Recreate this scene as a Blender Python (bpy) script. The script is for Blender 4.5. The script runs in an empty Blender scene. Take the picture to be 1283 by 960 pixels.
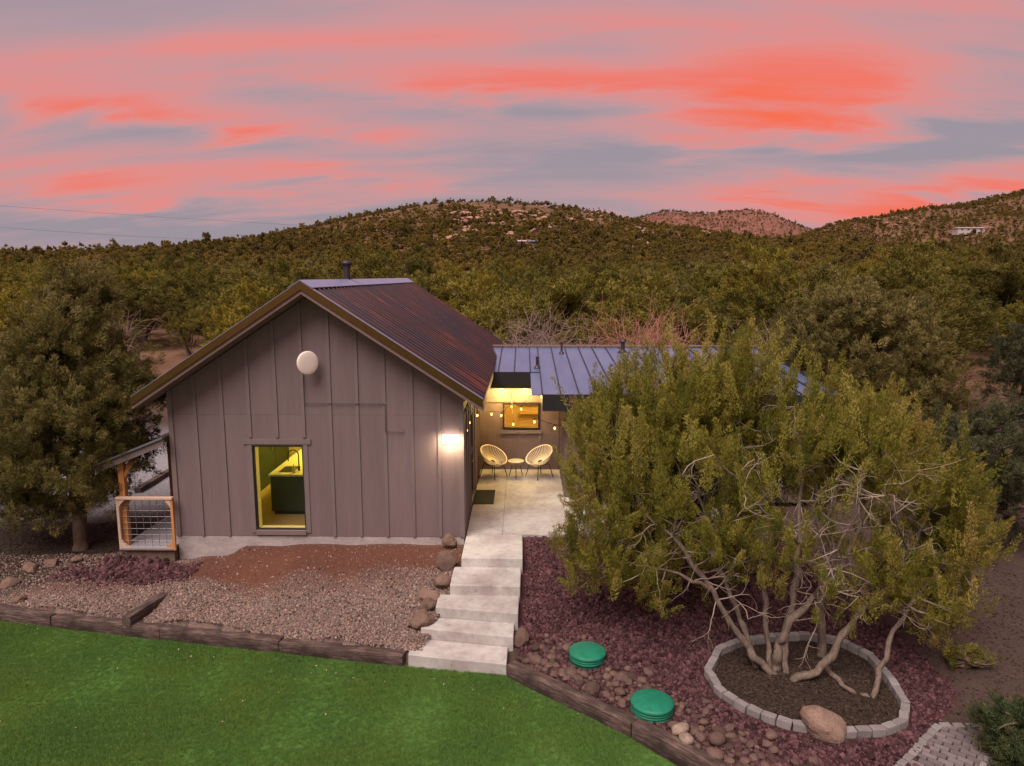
import bpy, bmesh, math, random
import numpy as np
from mathutils import Vector, Matrix, noise

S = bpy.context.scene
C = S.collection
R = math.radians
rng = np.random.default_rng(7)
random.seed(7)

# ------------------------------------------------------------------ camera
FPX, CXP, CYP, CAMZ = 890.0, 641.5, 480.0, 5.0
PIT = math.atan((480 - 346) / FPX)
YAW = math.atan(14 / FPX)
cam_d = bpy.data.cameras.new('camera')
cam_d.sensor_width = 36.0
cam_d.lens = FPX / 1283 * 36.0
cam_d.clip_start = 0.1
cam_d.clip_end = 6000
cam = bpy.data.objects.new('camera', cam_d)
cam.location = (0, 0, CAMZ)
cam.rotation_euler = (math.pi / 2 - PIT, 0, YAW)
C.objects.link(cam)
S.camera = cam


def ray(px, py):
    x = (px - CXP) / FPX
    yd = -(py - CYP) / FPX
    cp, sp = math.cos(PIT), math.sin(PIT)
    d = (x, cp + yd * sp, -sp + yd * cp)
    c, s = math.cos(YAW), math.sin(YAW)
    return (d[0] * c - d[1] * s, d[0] * s + d[1] * c, d[2])


def G(px, py, z=0.0):          # pixel -> point on the level z
    d = ray(px, py)
    t = (z - CAMZ) / d[2]
    return (d[0] * t, d[1] * t, z)


def PY(px, py, y):             # pixel -> point at depth y
    d = ray(px, py)
    t = y / d[1]
    return (d[0] * t, y, CAMZ + d[2] * t)


# ------------------------------------------------------------------ world, sun, exposure
SUN_EL, SUN_AZ = R(56), R(205)      # soft afterglow from high behind the camera
W = bpy.data.worlds.new('World')
S.world = W
W.use_nodes = True
wn, wl = W.node_tree.nodes, W.node_tree.links
wn.clear()


def wmath(op, a, b=None, c=None):
    n = wn.new('ShaderNodeMath')
    n.operation = op
    for i, v in enumerate((a, b, c)):
        if v is None:
            continue
        if isinstance(v, (int, float)):
            n.inputs[i].default_value = v
        else:
            wl.new(v, n.inputs[i])
    return n.outputs[0]


w_out = wn.new('ShaderNodeOutputWorld')
w_bg = wn.new('ShaderNodeBackground')
w_tc = wn.new('ShaderNodeTexCoord')
w_sky = wn.new('ShaderNodeTexSky')
w_sky.sky_type = 'NISHITA'
w_sky.sun_disc = False
w_sky.sun_elevation = R(2.0)
w_sky.sun_rotation = SUN_AZ
w_sep = wn.new('ShaderNodeSeparateXYZ')
wl.new(w_tc.outputs['Generated'], w_sep.inputs[0])
dx, dy, dz = w_sep.outputs
# cloud layer: the direction projected on a flat layer overhead, so streaks flatten to the horizon
den = wmath('ADD', wmath('MAXIMUM', dz, 0.0), 0.22)
cpx, cpy = wmath('DIVIDE', dx, den), wmath('DIVIDE', dy, den)
w_cmb = wn.new('ShaderNodeCombineXYZ')
wl.new(wmath('MULTIPLY', cpx, 0.55), w_cmb.inputs[0])
wl.new(wmath('ADD', wmath('MULTIPLY', cpy, 1.5), wmath('MULTIPLY', cpx, 0.12)), w_cmb.inputs[1])


def wnoise(scale, detail, rough, dist, seed):
    n = wn.new('ShaderNodeTexNoise')
    n.noise_dimensions = '4D'
    n.inputs['Scale'].default_value = scale
    n.inputs['Detail'].default_value = detail
    n.inputs['Roughness'].default_value = rough
    n.inputs['Distortion'].default_value = dist
    n.inputs['W'].default_value = seed
    wl.new(w_cmb.outputs[0], n.inputs['Vector'])
    return n.outputs['Fac']


n_big = wnoise(0.9, 3, 0.5, 0.6, 3.1)
n_fine = wnoise(3.0, 8, 0.58, 0.6, 8.2)
n_warp = wnoise(2.4, 4, 0.55, 0.2, 1.7)
az = wmath('ARCTAN2', dx, dy)
el = wmath('ARCSINE', dz)
azw = wmath('ADD', az, wmath('MULTIPLY', wmath('SUBTRACT', n_warp, 0.5), 0.22))
elw = wmath('ADD', el, wmath('MULTIPLY', wmath('SUBTRACT', n_fine, 0.5), 0.11))
# cloud banks of this evening: (pixel centre, half sizes in pixels, amount, tilt)
BANKS = [(1010, 122, 150, 40, 0.78, .03), (1265, 232, 150, 16, 0.62, .16), (700, 108, 200, 20, 0.5, .03),
         (300, 150, 260, 14, 0.42, 0.0), (400, 58, 300, 26, 0.42, .05), (110, 100, 150, 30, 0.34, .05),
         (110, 226, 150, 22, 0.38, 0.0), (985, 234, 75, 14, 0.55, 0.0), (440, 216, 100, 8, 0.35, 0.0),
         (1000, 20, 300, 26, 0.25, 0.05), (900, 268, 260, 12, 0.25, 0.0), (160, 262, 60, 8, .3, .3),
         (620, 152, 150, 18, -0.35, 0.0), (1180, 192, 170, 15, -0.35, .05), (850, 200, 200, 13, -0.3, 0.0),
         (40, 30, 180, 30, -0.25, 0.0), (300, 290, 350, 26, -0.35, 0.0), (740, 55, 150, 14, -.3, .0)]
acc = wmath('ADD', wmath('MULTIPLY', wmath('SUBTRACT', n_big, 0.5), 0.6),
            wmath('MULTIPLY', wmath('SUBTRACT', n_fine, 0.5), 0.85))
w_cmb2 = wn.new('ShaderNodeCombineXYZ')      # long thin streaks
wl.new(wmath('MULTIPLY', cpx, 0.5), w_cmb2.inputs[0])
wl.new(wmath('MULTIPLY', cpy, 4.0), w_cmb2.inputs[1])
w_st = wn.new('ShaderNodeTexNoise')
w_st.inputs['Scale'].default_value = 1.3
w_st.inputs['Detail'].default_value = 7
w_st.inputs['Roughness'].default_value = .52
w_st.inputs['Distortion'].default_value = .35
wl.new(w_cmb2.outputs[0], w_st.inputs['Vector'])
acc = wmath('ADD', acc, wmath('MULTIPLY', wmath('SUBTRACT', w_st.outputs['Fac'], 0.5), 0.85))
acc = wmath('ADD', acc, 0.34)
for (bx_, by_, bw, bh, amp, tilt) in BANKS:
    d = ray(bx_, by_)
    L = math.sqrt(sum(v * v for v in d))
    a0, e0 = math.atan2(d[0], d[1]), math.asin(d[2] / L)
    u = wmath('MULTIPLY', wmath('SUBTRACT', azw, a0), FPX / bw)
    ee = wmath('SUBTRACT', elw, wmath('MULTIPLY', wmath('SUBTRACT', az, a0), tilt))
    v = wmath('MULTIPLY', wmath('SUBTRACT', ee, e0), FPX / bh)
    q = wmath('ADD', wmath('MULTIPLY', u, u), wmath('MULTIPLY', v, v))
    g = wmath('POWER', 2.718, wmath('MULTIPLY', q, -0.6))
    acc = wmath('MULTIPLY_ADD', g, amp * .95, acc)
w_ramp = wn.new('ShaderNodeValToRGB')
w_ramp.color_ramp.interpolation = 'LINEAR'
els = w_ramp.color_ramp.elements
els[0].position, els[0].color = 0.08, (0.345, 0.300, 0.355, 1)
els[1].position, els[1].color = 1.0, (0.98, 0.16, 0.08, 1)
for p_, c_ in ((0.30, (0.475, 0.325, 0.365, 1)), (0.48, (0.63, 0.315, 0.33, 1)), (0.66, (0.80, 0.28, 0.265, 1)), (0.84, (0.92, 0.20, 0.155, 1))):
    e_ = els.new(p_)
    e_.color = c_
acc = wmath('DIVIDE', acc, 1.12)
wl.new(acc, w_ramp.inputs[0])
# clear air of the Sky Texture shows faintly through the cloud sheet
w_scale = wn.new('ShaderNodeVectorMath')
w_scale.operation = 'SCALE'
w_scale.inputs['Scale'].default_value = 0.10
wl.new(w_sky.outputs[0], w_scale.inputs[0])
w_mix = wn.new('ShaderNodeMix')
w_mix.data_type = 'RGBA'
w_mix.inputs[0].default_value = 0.93
wl.new(w_scale.outputs[0], w_mix.inputs[6])
wl.new(w_ramp.outputs[0], w_mix.inputs[7])
wl.new(w_mix.outputs[2], w_bg.inputs[0])
w_bg.inputs[1].default_value = 0.92
wl.new(w_bg.outputs[0], w_out.inputs[0])

sun_d = bpy.data.lights.new('sun', 'SUN')
sun_d.energy = 4.2
sun_d.angle = R(40)
sun_d.color = (1.0, 0.905, 0.83)
sun = bpy.data.objects.new('sun', sun_d)
sdir = Vector((math.sin(SUN_AZ) * math.cos(SUN_EL), math.cos(SUN_AZ) * math.cos(SUN_EL), math.sin(SUN_EL)))
sun.rotation_euler = sdir.to_track_quat('Z', 'Y').to_euler()
sun.location = (0, -5, 30)
C.objects.link(sun)

S.view_settings.view_transform = 'Standard'
S.view_settings.look = 'None'
S.view_settings.gamma = 1.0
S.view_settings.exposure = 0.13
S.view_settings.use_curve_mapping = False
S.render.engine = 'CYCLES'
S.cycles.max_bounces = 6
S.cycles.diffuse_bounces = 3
S.cycles.transparent_max_bounces = 8
S.render.resolution_x, S.render.resolution_y = 1024, 766

# ------------------------------------------------------------------ materials
MATS = {}


def new_mat(name):
    m = bpy.data.materials.new(name)
    m.use_nodes = True
    MATS[name] = m
    nt = m.node_tree
    return m, nt.nodes, nt.links, nt.nodes['Principled BSDF']


def nz(n, l, scale, detail=4, rough=.55, vec=None, dist=0.0):
    t = n.new('ShaderNodeTexNoise')
    t.inputs['Scale'].default_value = scale
    t.inputs['Detail'].default_value = detail
    t.inputs['Roughness'].default_value = rough
    t.inputs['Distortion'].default_value = dist
    if vec is not None:
        l.new(vec, t.inputs['Vector'])
    return t.outputs['Fac']


def mixc(n, l, fac, a, b, mode='MIX'):
    m = n.new('ShaderNodeMix')
    m.data_type = 'RGBA'
    m.blend_type = mode
    for i, v in ((0, fac), (6, a), (7, b)):
        if isinstance(v, (int, float)):
            m.inputs[i].default_value = v
        elif isinstance(v, tuple):
            m.inputs[i].default_value = (*v[:3], 1)
        else:
            l.new(v, m.inputs[i])
    return m.outputs[2]


def ramp(n, l, fac, stops):
    r = n.new('ShaderNodeValToRGB')
    e = r.color_ramp.elements
    e[0].position, e[0].color = stops[0][0], (*stops[0][1], 1)
    e[1].position, e[1].color = stops[-1][0], (*stops[-1][1], 1)
    for p, c in stops[1:-1]:
        k = e.new(p)
        k.color = (*c, 1)
    l.new(fac, r.inputs[0])
    return r.outputs[0]


def bump(n, l, h, strength, dist=0.01):
    b = n.new('ShaderNodeBump')
    b.inputs['Strength'].default_value = strength
    b.inputs['Distance'].default_value = dist
    l.new(h, b.inputs['Height'])
    return b.outputs[0]


def coords(n, l, scale=(1, 1, 1), objspace=False):
    tc = n.new('ShaderNodeTexCoord')
    mp = n.new('ShaderNodeMapping')
    mp.inputs['Scale'].default_value = scale
    if objspace:
        l.new(tc.outputs['Object'], mp.inputs[0])
    else:
        geo = n.new('ShaderNodeNewGeometry')
        l.new(geo.outputs['Position'], mp.inputs[0])
    return mp.outputs[0]


def simple(name, col, rough=.6, metal=0.0, var=.25, scale=6.0, stretch=(1, 1, 1), bmp=.15, objvar=0.0, fine=60, spec=.4):
    """painted / wooden / stone surface: two noises vary the colour, a finer one the relief"""
    m, n, l, b = new_mat(name)
    v = coords(n, l, stretch)
    f1 = nz(n, l, scale, 5, .6, v)
    f2 = nz(n, l, scale * 7, 3, .6, v)
    c0 = tuple(max(0, x * (1 - var)) for x in col)
    c1 = tuple(x * (1 + var) for x in col)
    base = ramp(n, l, f1, [(.3, c0), (.7, c1)])
    base = mixc(n, l, .35, base, ramp(n, l, f2, [(.35, c0), (.65, c1)]))
    if objvar:
        oi = n.new('ShaderNodeObjectInfo')
        k = ramp(n, l, oi.outputs['Random'], [(0, (1 - objvar,) * 3), (1, (1 + objvar,) * 3)])
        base = mixc(n, l, 1.0, base, k, 'MULTIPLY')
    l.new(base, b.inputs['Base Color'])
    b.inputs['Roughness'].default_value = rough
    b.inputs['Metallic'].default_value = metal
    b.inputs['Specular IOR Level'].default_value = spec
    if bmp:
        l.new(bump(n, l, nz(n, l, fine, 4, .6, v), bmp, .01), b.inputs['Normal'])
    return m


def emit(name, col, strength):
    m, n, l, b = new_mat(name)
    b.inputs['Base Color'].default_value = (*col, 1)
    b.inputs['Emission Color'].default_value = (*col, 1)
    b.inputs['Emission Strength'].default_value = strength
    return m


simple('siding', (.168, .116, .119), .62, 0, .12, 1.4, (4, 4, .3), .35, .05, 40)
simple('trim', (.172, .125, .123), .6, 0, .10, 2, (1, 1, 1), .1)
simple('fascia', (.20, .125, .11), .6, 0, .12, 2, (1, 1, 1), .1)
simple('rake_metal', (.14, .085, .026), .25, .75, .15, 3, (1, 1, 1), .03)
simple('dark_trim', (.018, .016, .018), .5, 0, .15, 3)
simple('concrete', (.46, .425, .40), .85, 0, .22, 1.1, (1, 1, 1), .2, .04, 70, .25)
m = MATS['concrete']
n, l = m.node_tree.nodes, m.node_tree.links
b = n['Principled BSDF']
src = b.inputs['Base Color'].links[0].from_socket
st1 = ramp(n, l, nz(n, l, .75, 6, .65, coords(n, l), .4), [(.38, (.66, .58, .58)), (.56, (1, 1, 1)), (.75, (1.10, 1.06, 1.0))])
st2 = ramp(n, l, nz(n, l, 9, 5, .75, coords(n, l)), [(.30, (.72, .68, .66)), (.46, (1, 1, 1))])
l.new(mixc(n, l, 1.0, mixc(n, l, .8, src, st1, 'MULTIPLY'), st2, 'MULTIPLY'), b.inputs['Base Color'])
simple('foundation', (.36, .30, .29), .9, 0, .28, 2.2, (1, 1, 2), .3, 0, 30, .2)
simple('pine', (.50, .215, .07), .6, 0, .22, 4, (6, 6, .6), .15)
simple('pale_wood', (.56, .38, .28), .65, 0, .18, 4, (3, 3, 3), .15)
simple('deck_wood', (.34, .30, .33), .7, 0, .16, 3, (1, 8, 1), .15, .12)
simple('white_cord', (.78, .66, .50), .6, 0, .05)
simple('black_metal', (.02, .02, .02), .45, .4, .1)
simple('grey_metal', (.30, .29, .30), .45, .8, .15)
simple('vent_metal', (.06, .045, .055), .5, .6, .2)
simple('dish_paint', (.80, .66, .60), .45, 0, .03)
simple('lid_green', (.008, .165, .095), .6, 0, .3, 9, (1, 1, 1), .05)
simple('boulder', (.15, .092, .07), .85, 0, .35, 5, (1, 1, 1), .6, .25, 22, .2)
simple('pale_boulder', (.21, .135, .105), .9, 0, .4, 6, (1, 1, 1), .9, .05, 18, .15)
simple('cobble', (.10, .06, .048), .8, 0, .35, 9, (1, 1, 1), .4, .45, 35, .25)
simple('pale_cobble', (.27, .19, .15), .8, 0, .5, 14, (1, 1, 1), .4, .2, 35, .25)
simple('edging', (.215, .185, .18), .9, 0, .2, 7, (1, 1, 1), .4, .14, 45, .2)
simple('brick', (.165, .132, .132), .9, 0, .2, 9, (1, 1, 1), .4, .2, 50, .2)
simple('lava', (.080, .036, .039), .9, 0, .35, 30, (1, 1, 1), .4, .7, 60, .15)
simple('pebble', (.205, .138, .115), .85, 0, .25, 30, (1, 1, 1), .2, .85, 60, .2)
simple('mulch', (.05, .033, .025), .95, 0, .4, 20, (1, 1, 1), .3, .6, 60, .1)
simple('hill_rock', (.34, .19, .135), .9, 0, .25, .3, (1, 1, 1), .4, .2, 3, .2)
simple('bark', (.145, .098, .072), .9, 0, .35, 6, (3, 3, .8), .8, .1, 30, .15)
simple('silver_bark', (.165, .12, .096), .9, 0, .55, 5, (7, 7, 1.2), 1.0, .05, 14, .15)
simple('silver_twig', (.30, .225, .18), .9, 0, .3, 6, (2, 2, 2), .2, .05, 30, .15)
simple('dead_twig', (.30, .20, .17), .9, 0, .25, 6, (2, 2, 2), .2, .1, 30, .15)
simple('red_twig', (.40, .18, .14), .9, 0, .2, 6, (2, 2, 2), .2, .1, 30, .15)
simple('interior_wall', (.72, .66, .45), .8, 0, .03, 2, (1, 1, 1), .03)
simple('interior_floor', (.40, .30, .14), .5, 0, .2, 3, (1, 6, 1), .05)
simple('cabinet_green', (.035, .05, .03), .5, 0, .08, 3)
simple('counter', (.50, .48, .38), .35, 0, .08, 6)
simple('sink_dark', (.02, .02, .02), .35, 0, .05)
simple('mat_weave', (.035, .034, .03), .95, 0, .5, 40, (1, 1, 1), .6)
simple('far_white', (.45, .38, .37), .7, 0, .05)
simple('far_blue', (.16, .19, .33), .6, 0, .1)
simple('wire', (.10, .07, .08), .6, 0, .05)
emit('lamp_glow', (1.0, .87, .62), 16.0)
emit('bulb_glow', (1.0, .50, .11), 8.0)
emit('ceiling_glow', (1.0, .78, .28), 5.0)

# weathered railway timber
m, n, l, b = new_mat('railway_timber')
v = coords(n, l, (1.2, 9, 9), True)
f = nz(n, l, 3.5, 6, .7, v, .3)
f2 = nz(n, l, 2.0, 4, .6, coords(n, l, (1, 2, 2), True))
c = ramp(n, l, f, [(.30, (.018, .010, .009)), (.48, (.09, .052, .043)), (.72, (.24, .165, .145))])
c = mixc(n, l, ramp(n, l, f2, [(.42, (0, 0, 0)), (.66, (1, 1, 1))]), c, (.028, .014, .011))
l.new(c, b.inputs['Base Color'])
b.inputs['Roughness'].default_value = .9
l.new(bump(n, l, f, .9, .02), b.inputs['Normal'])

# brown-red ribbed roof metal with rust streaks
m, n, l, b = new_mat('rust_roof')
v = coords(n, l, (.35, 3.2, .35))
f = nz(n, l, 1.5, 7, .7, v)
f3 = nz(n, l, 1.0, 4, .6, coords(n, l, (.6, .5, .6)))
c = ramp(n, l, f, [(.36, (.026, .011, .013)), (.55, (.085, .022, .016)), (.76, (.28, .055, .03))])
c = mixc(n, l, ramp(n, l, f3, [(.35, (0, 0, 0)), (.68, (1, 1, 1))]), (.022, .016, .026), c)
l.new(c, b.inputs['Base Color'])
b.inputs['Metallic'].default_value = .35
b.inputs['Roughness'].default_value = .32
# standing seam metal, the reflected blue of the sky put into its base colour
m, n, l, b = new_mat('seam_roof')
f = nz(n, l, 1.2, 5, .6, coords(n, l, (2, .4, 1)))
c = ramp(n, l, f, [(.3, (.20, .27, .48)), (.7, (.28, .36, .58))])
l.new(c, b.inputs['Base Color'])
b.inputs['Metallic'].default_value = .75
b.inputs['Roughness'].default_value = .42
l.new(bump(n, l, nz(n, l, 3, 3, .5, coords(n, l)), .08, .02), b.inputs['Normal'])
simple('ridge_metal', (.36, .40, .62), .42, .7, .08, 3)
# porch roof skin
simple('porch_skin', (.15, .15, .18), .55, .2, .15, 4)

m, n, l, b = new_mat('window_glass')
b.inputs['Base Color'].default_value = (1, 1, 1, 1)
b.inputs['Roughness'].default_value = .03
b.inputs['IOR'].default_value = 1.3
b.inputs['Transmission Weight'].default_value = 1.0
# thin pane: let light straight through with a faint mirror of the sky
tr = n.new('ShaderNodeBsdfTransparent')
gl = n.new('ShaderNodeBsdfGlossy')
gl.inputs['Roughness'].default_value = .05
fr = n.new('ShaderNodeFresnel')
fr.inputs['IOR'].default_value = 1.25
ms = n.new('ShaderNodeMixShader')
l.new(fr.outputs[0], ms.inputs[0])
l.new(tr.outputs[0], ms.inputs[1])
l.new(gl.outputs[0], ms.inputs[2])
l.new(ms.outputs[0], n['Material Output'].inputs[0])


def leaf_mat(name, stops, transl=.25, objvar=.25):
    m, n, l, b = new_mat(name)
    a = n.new('ShaderNodeAttribute')
    a.attribute_name = 'var'
    col = ramp(n, l, a.outputs['Fac'], stops)
    oi = n.new('ShaderNodeObjectInfo')
    k = ramp(n, l, oi.outputs['Random'], [(0, (1 - objvar, 1 - objvar, 1 - objvar * .8)), (.5, (1, 1, 1)),
                                          (1, (1 + objvar, 1 + objvar * .75, 1))])
    col = mixc(n, l, 1.0, col, k, 'MULTIPLY')
    l.new(col, b.inputs['Base Color'])
    b.inputs['Roughness'].default_value = .75
    b.inputs['Specular IOR Level'].default_value = .15
    t = n.new('ShaderNodeBsdfTranslucent')
    l.new(col, t.inputs[0])
    ms = n.new('ShaderNodeMixShader')
    ms.inputs[0].default_value = transl
    l.new(b.outputs[0], ms.inputs[1])
    l.new(t.outputs[0], ms.inputs[2])
    l.new(ms.outputs[0], n['Material Output'].inputs[0])
    return m


leaf_mat('leaf_hero', [(0, (.105, .110, .016)), (.3, (.20, .185, .028)), (.6, (.29, .245, .045)), (.85, (.37, .285, .075)), (1, (.41, .27, .10))], .3, 0)
leaf_mat('leaf_pinyon', [(0, (.10, .088, .026)), (.5, (.19, .155, .045)), (1, (.30, .23, .085))], .25, .12)
leaf_mat('leaf_dark', [(0, (.05, .053, .027)), (.5, (.09, .090, .042)), (1, (.145, .13, .062))], .2, .15)
leaf_mat('leaf_olive', [(0, (.105, .093, .017)), (.5, (.178, .150, .027)), (1, (.265, .205, .045))], .25, .38)
leaf_mat('leaf_green', [(0, (.10, .10, .020)), (.5, (.17, .155, .030)), (1, (.25, .21, .045))], .25, .34)
leaf_mat('leaf_far', [(0, (.12, .092, .024)), (.5, (.19, .140, .036)), (1, (.26, .175, .055))], .25, .4)
leaf_mat('leaf_shrub', [(0, (.035, .055, .022)), (.6, (.07, .092, .035)), (1, (.14, .13, .055))], .2, 0)
leaf_mat('grass_blade', [(0, (.095, .190, .040)), (.5, (.125, .230, .050)), (1, (.155, .265, .065))], .3, .15)

m = MATS['grass_blade']
n, l = m.node_tree.nodes, m.node_tree.links
bs = n['Principled BSDF']
src = bs.inputs['Base Color'].links[0].from_socket
pat = ramp(n, l, nz(n, l, .9, 5, .65, coords(n, l)), [(.32, (.85, .9, .95)), (.5, (1, 1, 1)), (.68, (1.25, 1.06, 1.0))])
l.new(mixc(n, l, 1.0, src, pat, 'MULTIPLY'), bs.inputs['Base Color'])
m, n, l, b = new_mat('turf')
f = nz(n, l, 1.1, 5, .6, coords(n, l))
f2 = nz(n, l, 60, 4, .7, coords(n, l))
c = ramp(n, l, f, [(.3, (.075, .165, .04)), (.7, (.105, .21, .055))])
c = mixc(n, l, .4, c, ramp(n, l, f2, [(.3, (.035, .09, .012)), (.7, (.10, .22, .035))]))
l.new(c, b.inputs['Base Color'])
b.inputs['Roughness'].default_value = .9
b.inputs['Specular IOR Level'].default_value = .1
l.new(bump(n, l, f2, .7, .02), b.inputs['Normal'])

# ground sheet: soil, gravel, lava, leaf litter and red soil zones
m, n, l, b = new_mat('ground')
pos = coords(n, l)


def attr(name):
    a = n.new('ShaderNodeAttribute')
    a.attribute_name = name
    return a.outputs['Fac']


nbig = nz(n, l, .06, 6, .6, pos)
nmid = nz(n, l, 1.2, 6, .65, pos)
nfin = nz(n, l, 26, 5, .7, pos)
far = ramp(n, l, nz(n, l, .03, 8, .7, pos), [(.36, (.11, .064, .032)), (.52, (.155, .082, .048)), (.68, (.22, .115, .08))])
dirt = ramp(n, l, nmid, [(.3, (.048, .030, .026)), (.7, (.088, .056, .046))])
dirt = mixc(n, l, .5, dirt, ramp(n, l, nfin, [(.35, (.03, .018, .015)), (.65, (.11, .072, .058))]))
far = mixc(n, l, attr('mesa'), far, ramp(n, l, nz(n, l, .05, 8, .75, pos), [(.35, (.12, .05, .036)), (.65, (.25, .11, .08))]))
col = mixc(n, l, attr('far'), dirt, far)
vor = n.new('ShaderNodeTexVoronoi')
vor.inputs['Scale'].default_value = 42
l.new(pos, vor.inputs['Vector'])
grav = mixc(n, l, .6, ramp(n, l, nmid, [(.3, (.17, .115, .10)), (.7, (.26, .18, .155))]), vor.outputs['Color'], 'SOFT_LIGHT')
grav = mixc(n, l, ramp(n, l, vor.outputs['Distance'], [(.0, (0, 0, 0)), (.9, (1, 1, 1))]), grav, (.12, .08, .07))
col = mixc(n, l, attr('gravel'), col, grav)
pale = mixc(n, l, ramp(n, l, vor.outputs['Distance'], [(.0, (0, 0, 0)), (.9, (1, 1, 1))]),
            ramp(n, l, nfin, [(.3, (.30, .27, .29)), (.7, (.50, .46, .48))]), (.12, .11, .12))
col = mixc(n, l, attr('pale'), col, pale)
lav = ramp(n, l, nfin, [(.3, (.03, .012, .014)), (.7, (.09, .033, .035))])
col = mixc(n, l, attr('lava'), col, lav)
red = ramp(n, l, nfin, [(.3, (.078, .031, .021)), (.7, (.145, .060, .042))])
col = mixc(n, l, attr('red'), col, red)
lit = ramp(n, l, nfin, [(.35, (.018, .012, .01)), (.65, (.07, .047, .036))])
col = mixc(n, l, attr('litter'), col, lit)
l.new(col, b.inputs['Base Color'])
b.inputs['Roughness'].default_value = .95
b.inputs['Specular IOR Level'].default_value = .15
l.new(bump(n, l, nfin, .7, .03), b.inputs['Normal'])

# ------------------------------------------------------------------ object helpers


def tag(o, label, cat, group=None):
    o['label'] = label
    o['category'] = cat
    if group:
        o['group'] = group
    return o


def thing(name, label, cat, loc=(0, 0, 0), rz=0.0, group=None):
    o = bpy.data.objects.new(name, None)
    o.empty_display_size = .2
    o.location = loc
    o.rotation_euler = (0, 0, rz)
    C.objects.link(o)
    return tag(o, label, cat, group)


def root_loc(o):
    p = Vector((0, 0, 0))
    while o is not None:
        p += o.location
        o = o.parent
    return p


def mesh_np(name, V, F, var=None, smooth=False):
    """V (n,3), F (m,k) all faces with the same corner count"""
    me = bpy.data.meshes.new(name)
    V = np.asarray(V, dtype=np.float32)
    F = np.asarray(F, dtype=np.int32)
    k = F.shape[1]
    me.vertices.add(len(V))
    me.vertices.foreach_set('co', V.ravel())
    me.loops.add(F.size)
    me.loops.foreach_set('vertex_index', F.ravel())
    me.polygons.add(len(F))
    me.polygons.foreach_set('loop_start', np.arange(0, F.size, k, dtype=np.int32))
    if smooth:
        me.polygons.foreach_set('use_smooth', np.ones(len(F), dtype=bool))
    if var is not None:
        a = me.attributes.new('var', 'FLOAT', 'POINT')
        a.data.foreach_set('value', np.asarray(var, dtype=np.float32))
    me.update(calc_edges=True)
    return me


def link(name, me, mat, parent=None, kind=None, loc=(0, 0, 0)):
    o = bpy.data.objects.new(name, me)
    if mat is not None and len(me.materials) == 0:
        me.materials.append(MATS[mat])
    o.location = loc
    C.objects.link(o)
    if parent is not None:
        o.parent = parent
    if kind:
        o['kind'] = kind
    return o


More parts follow.
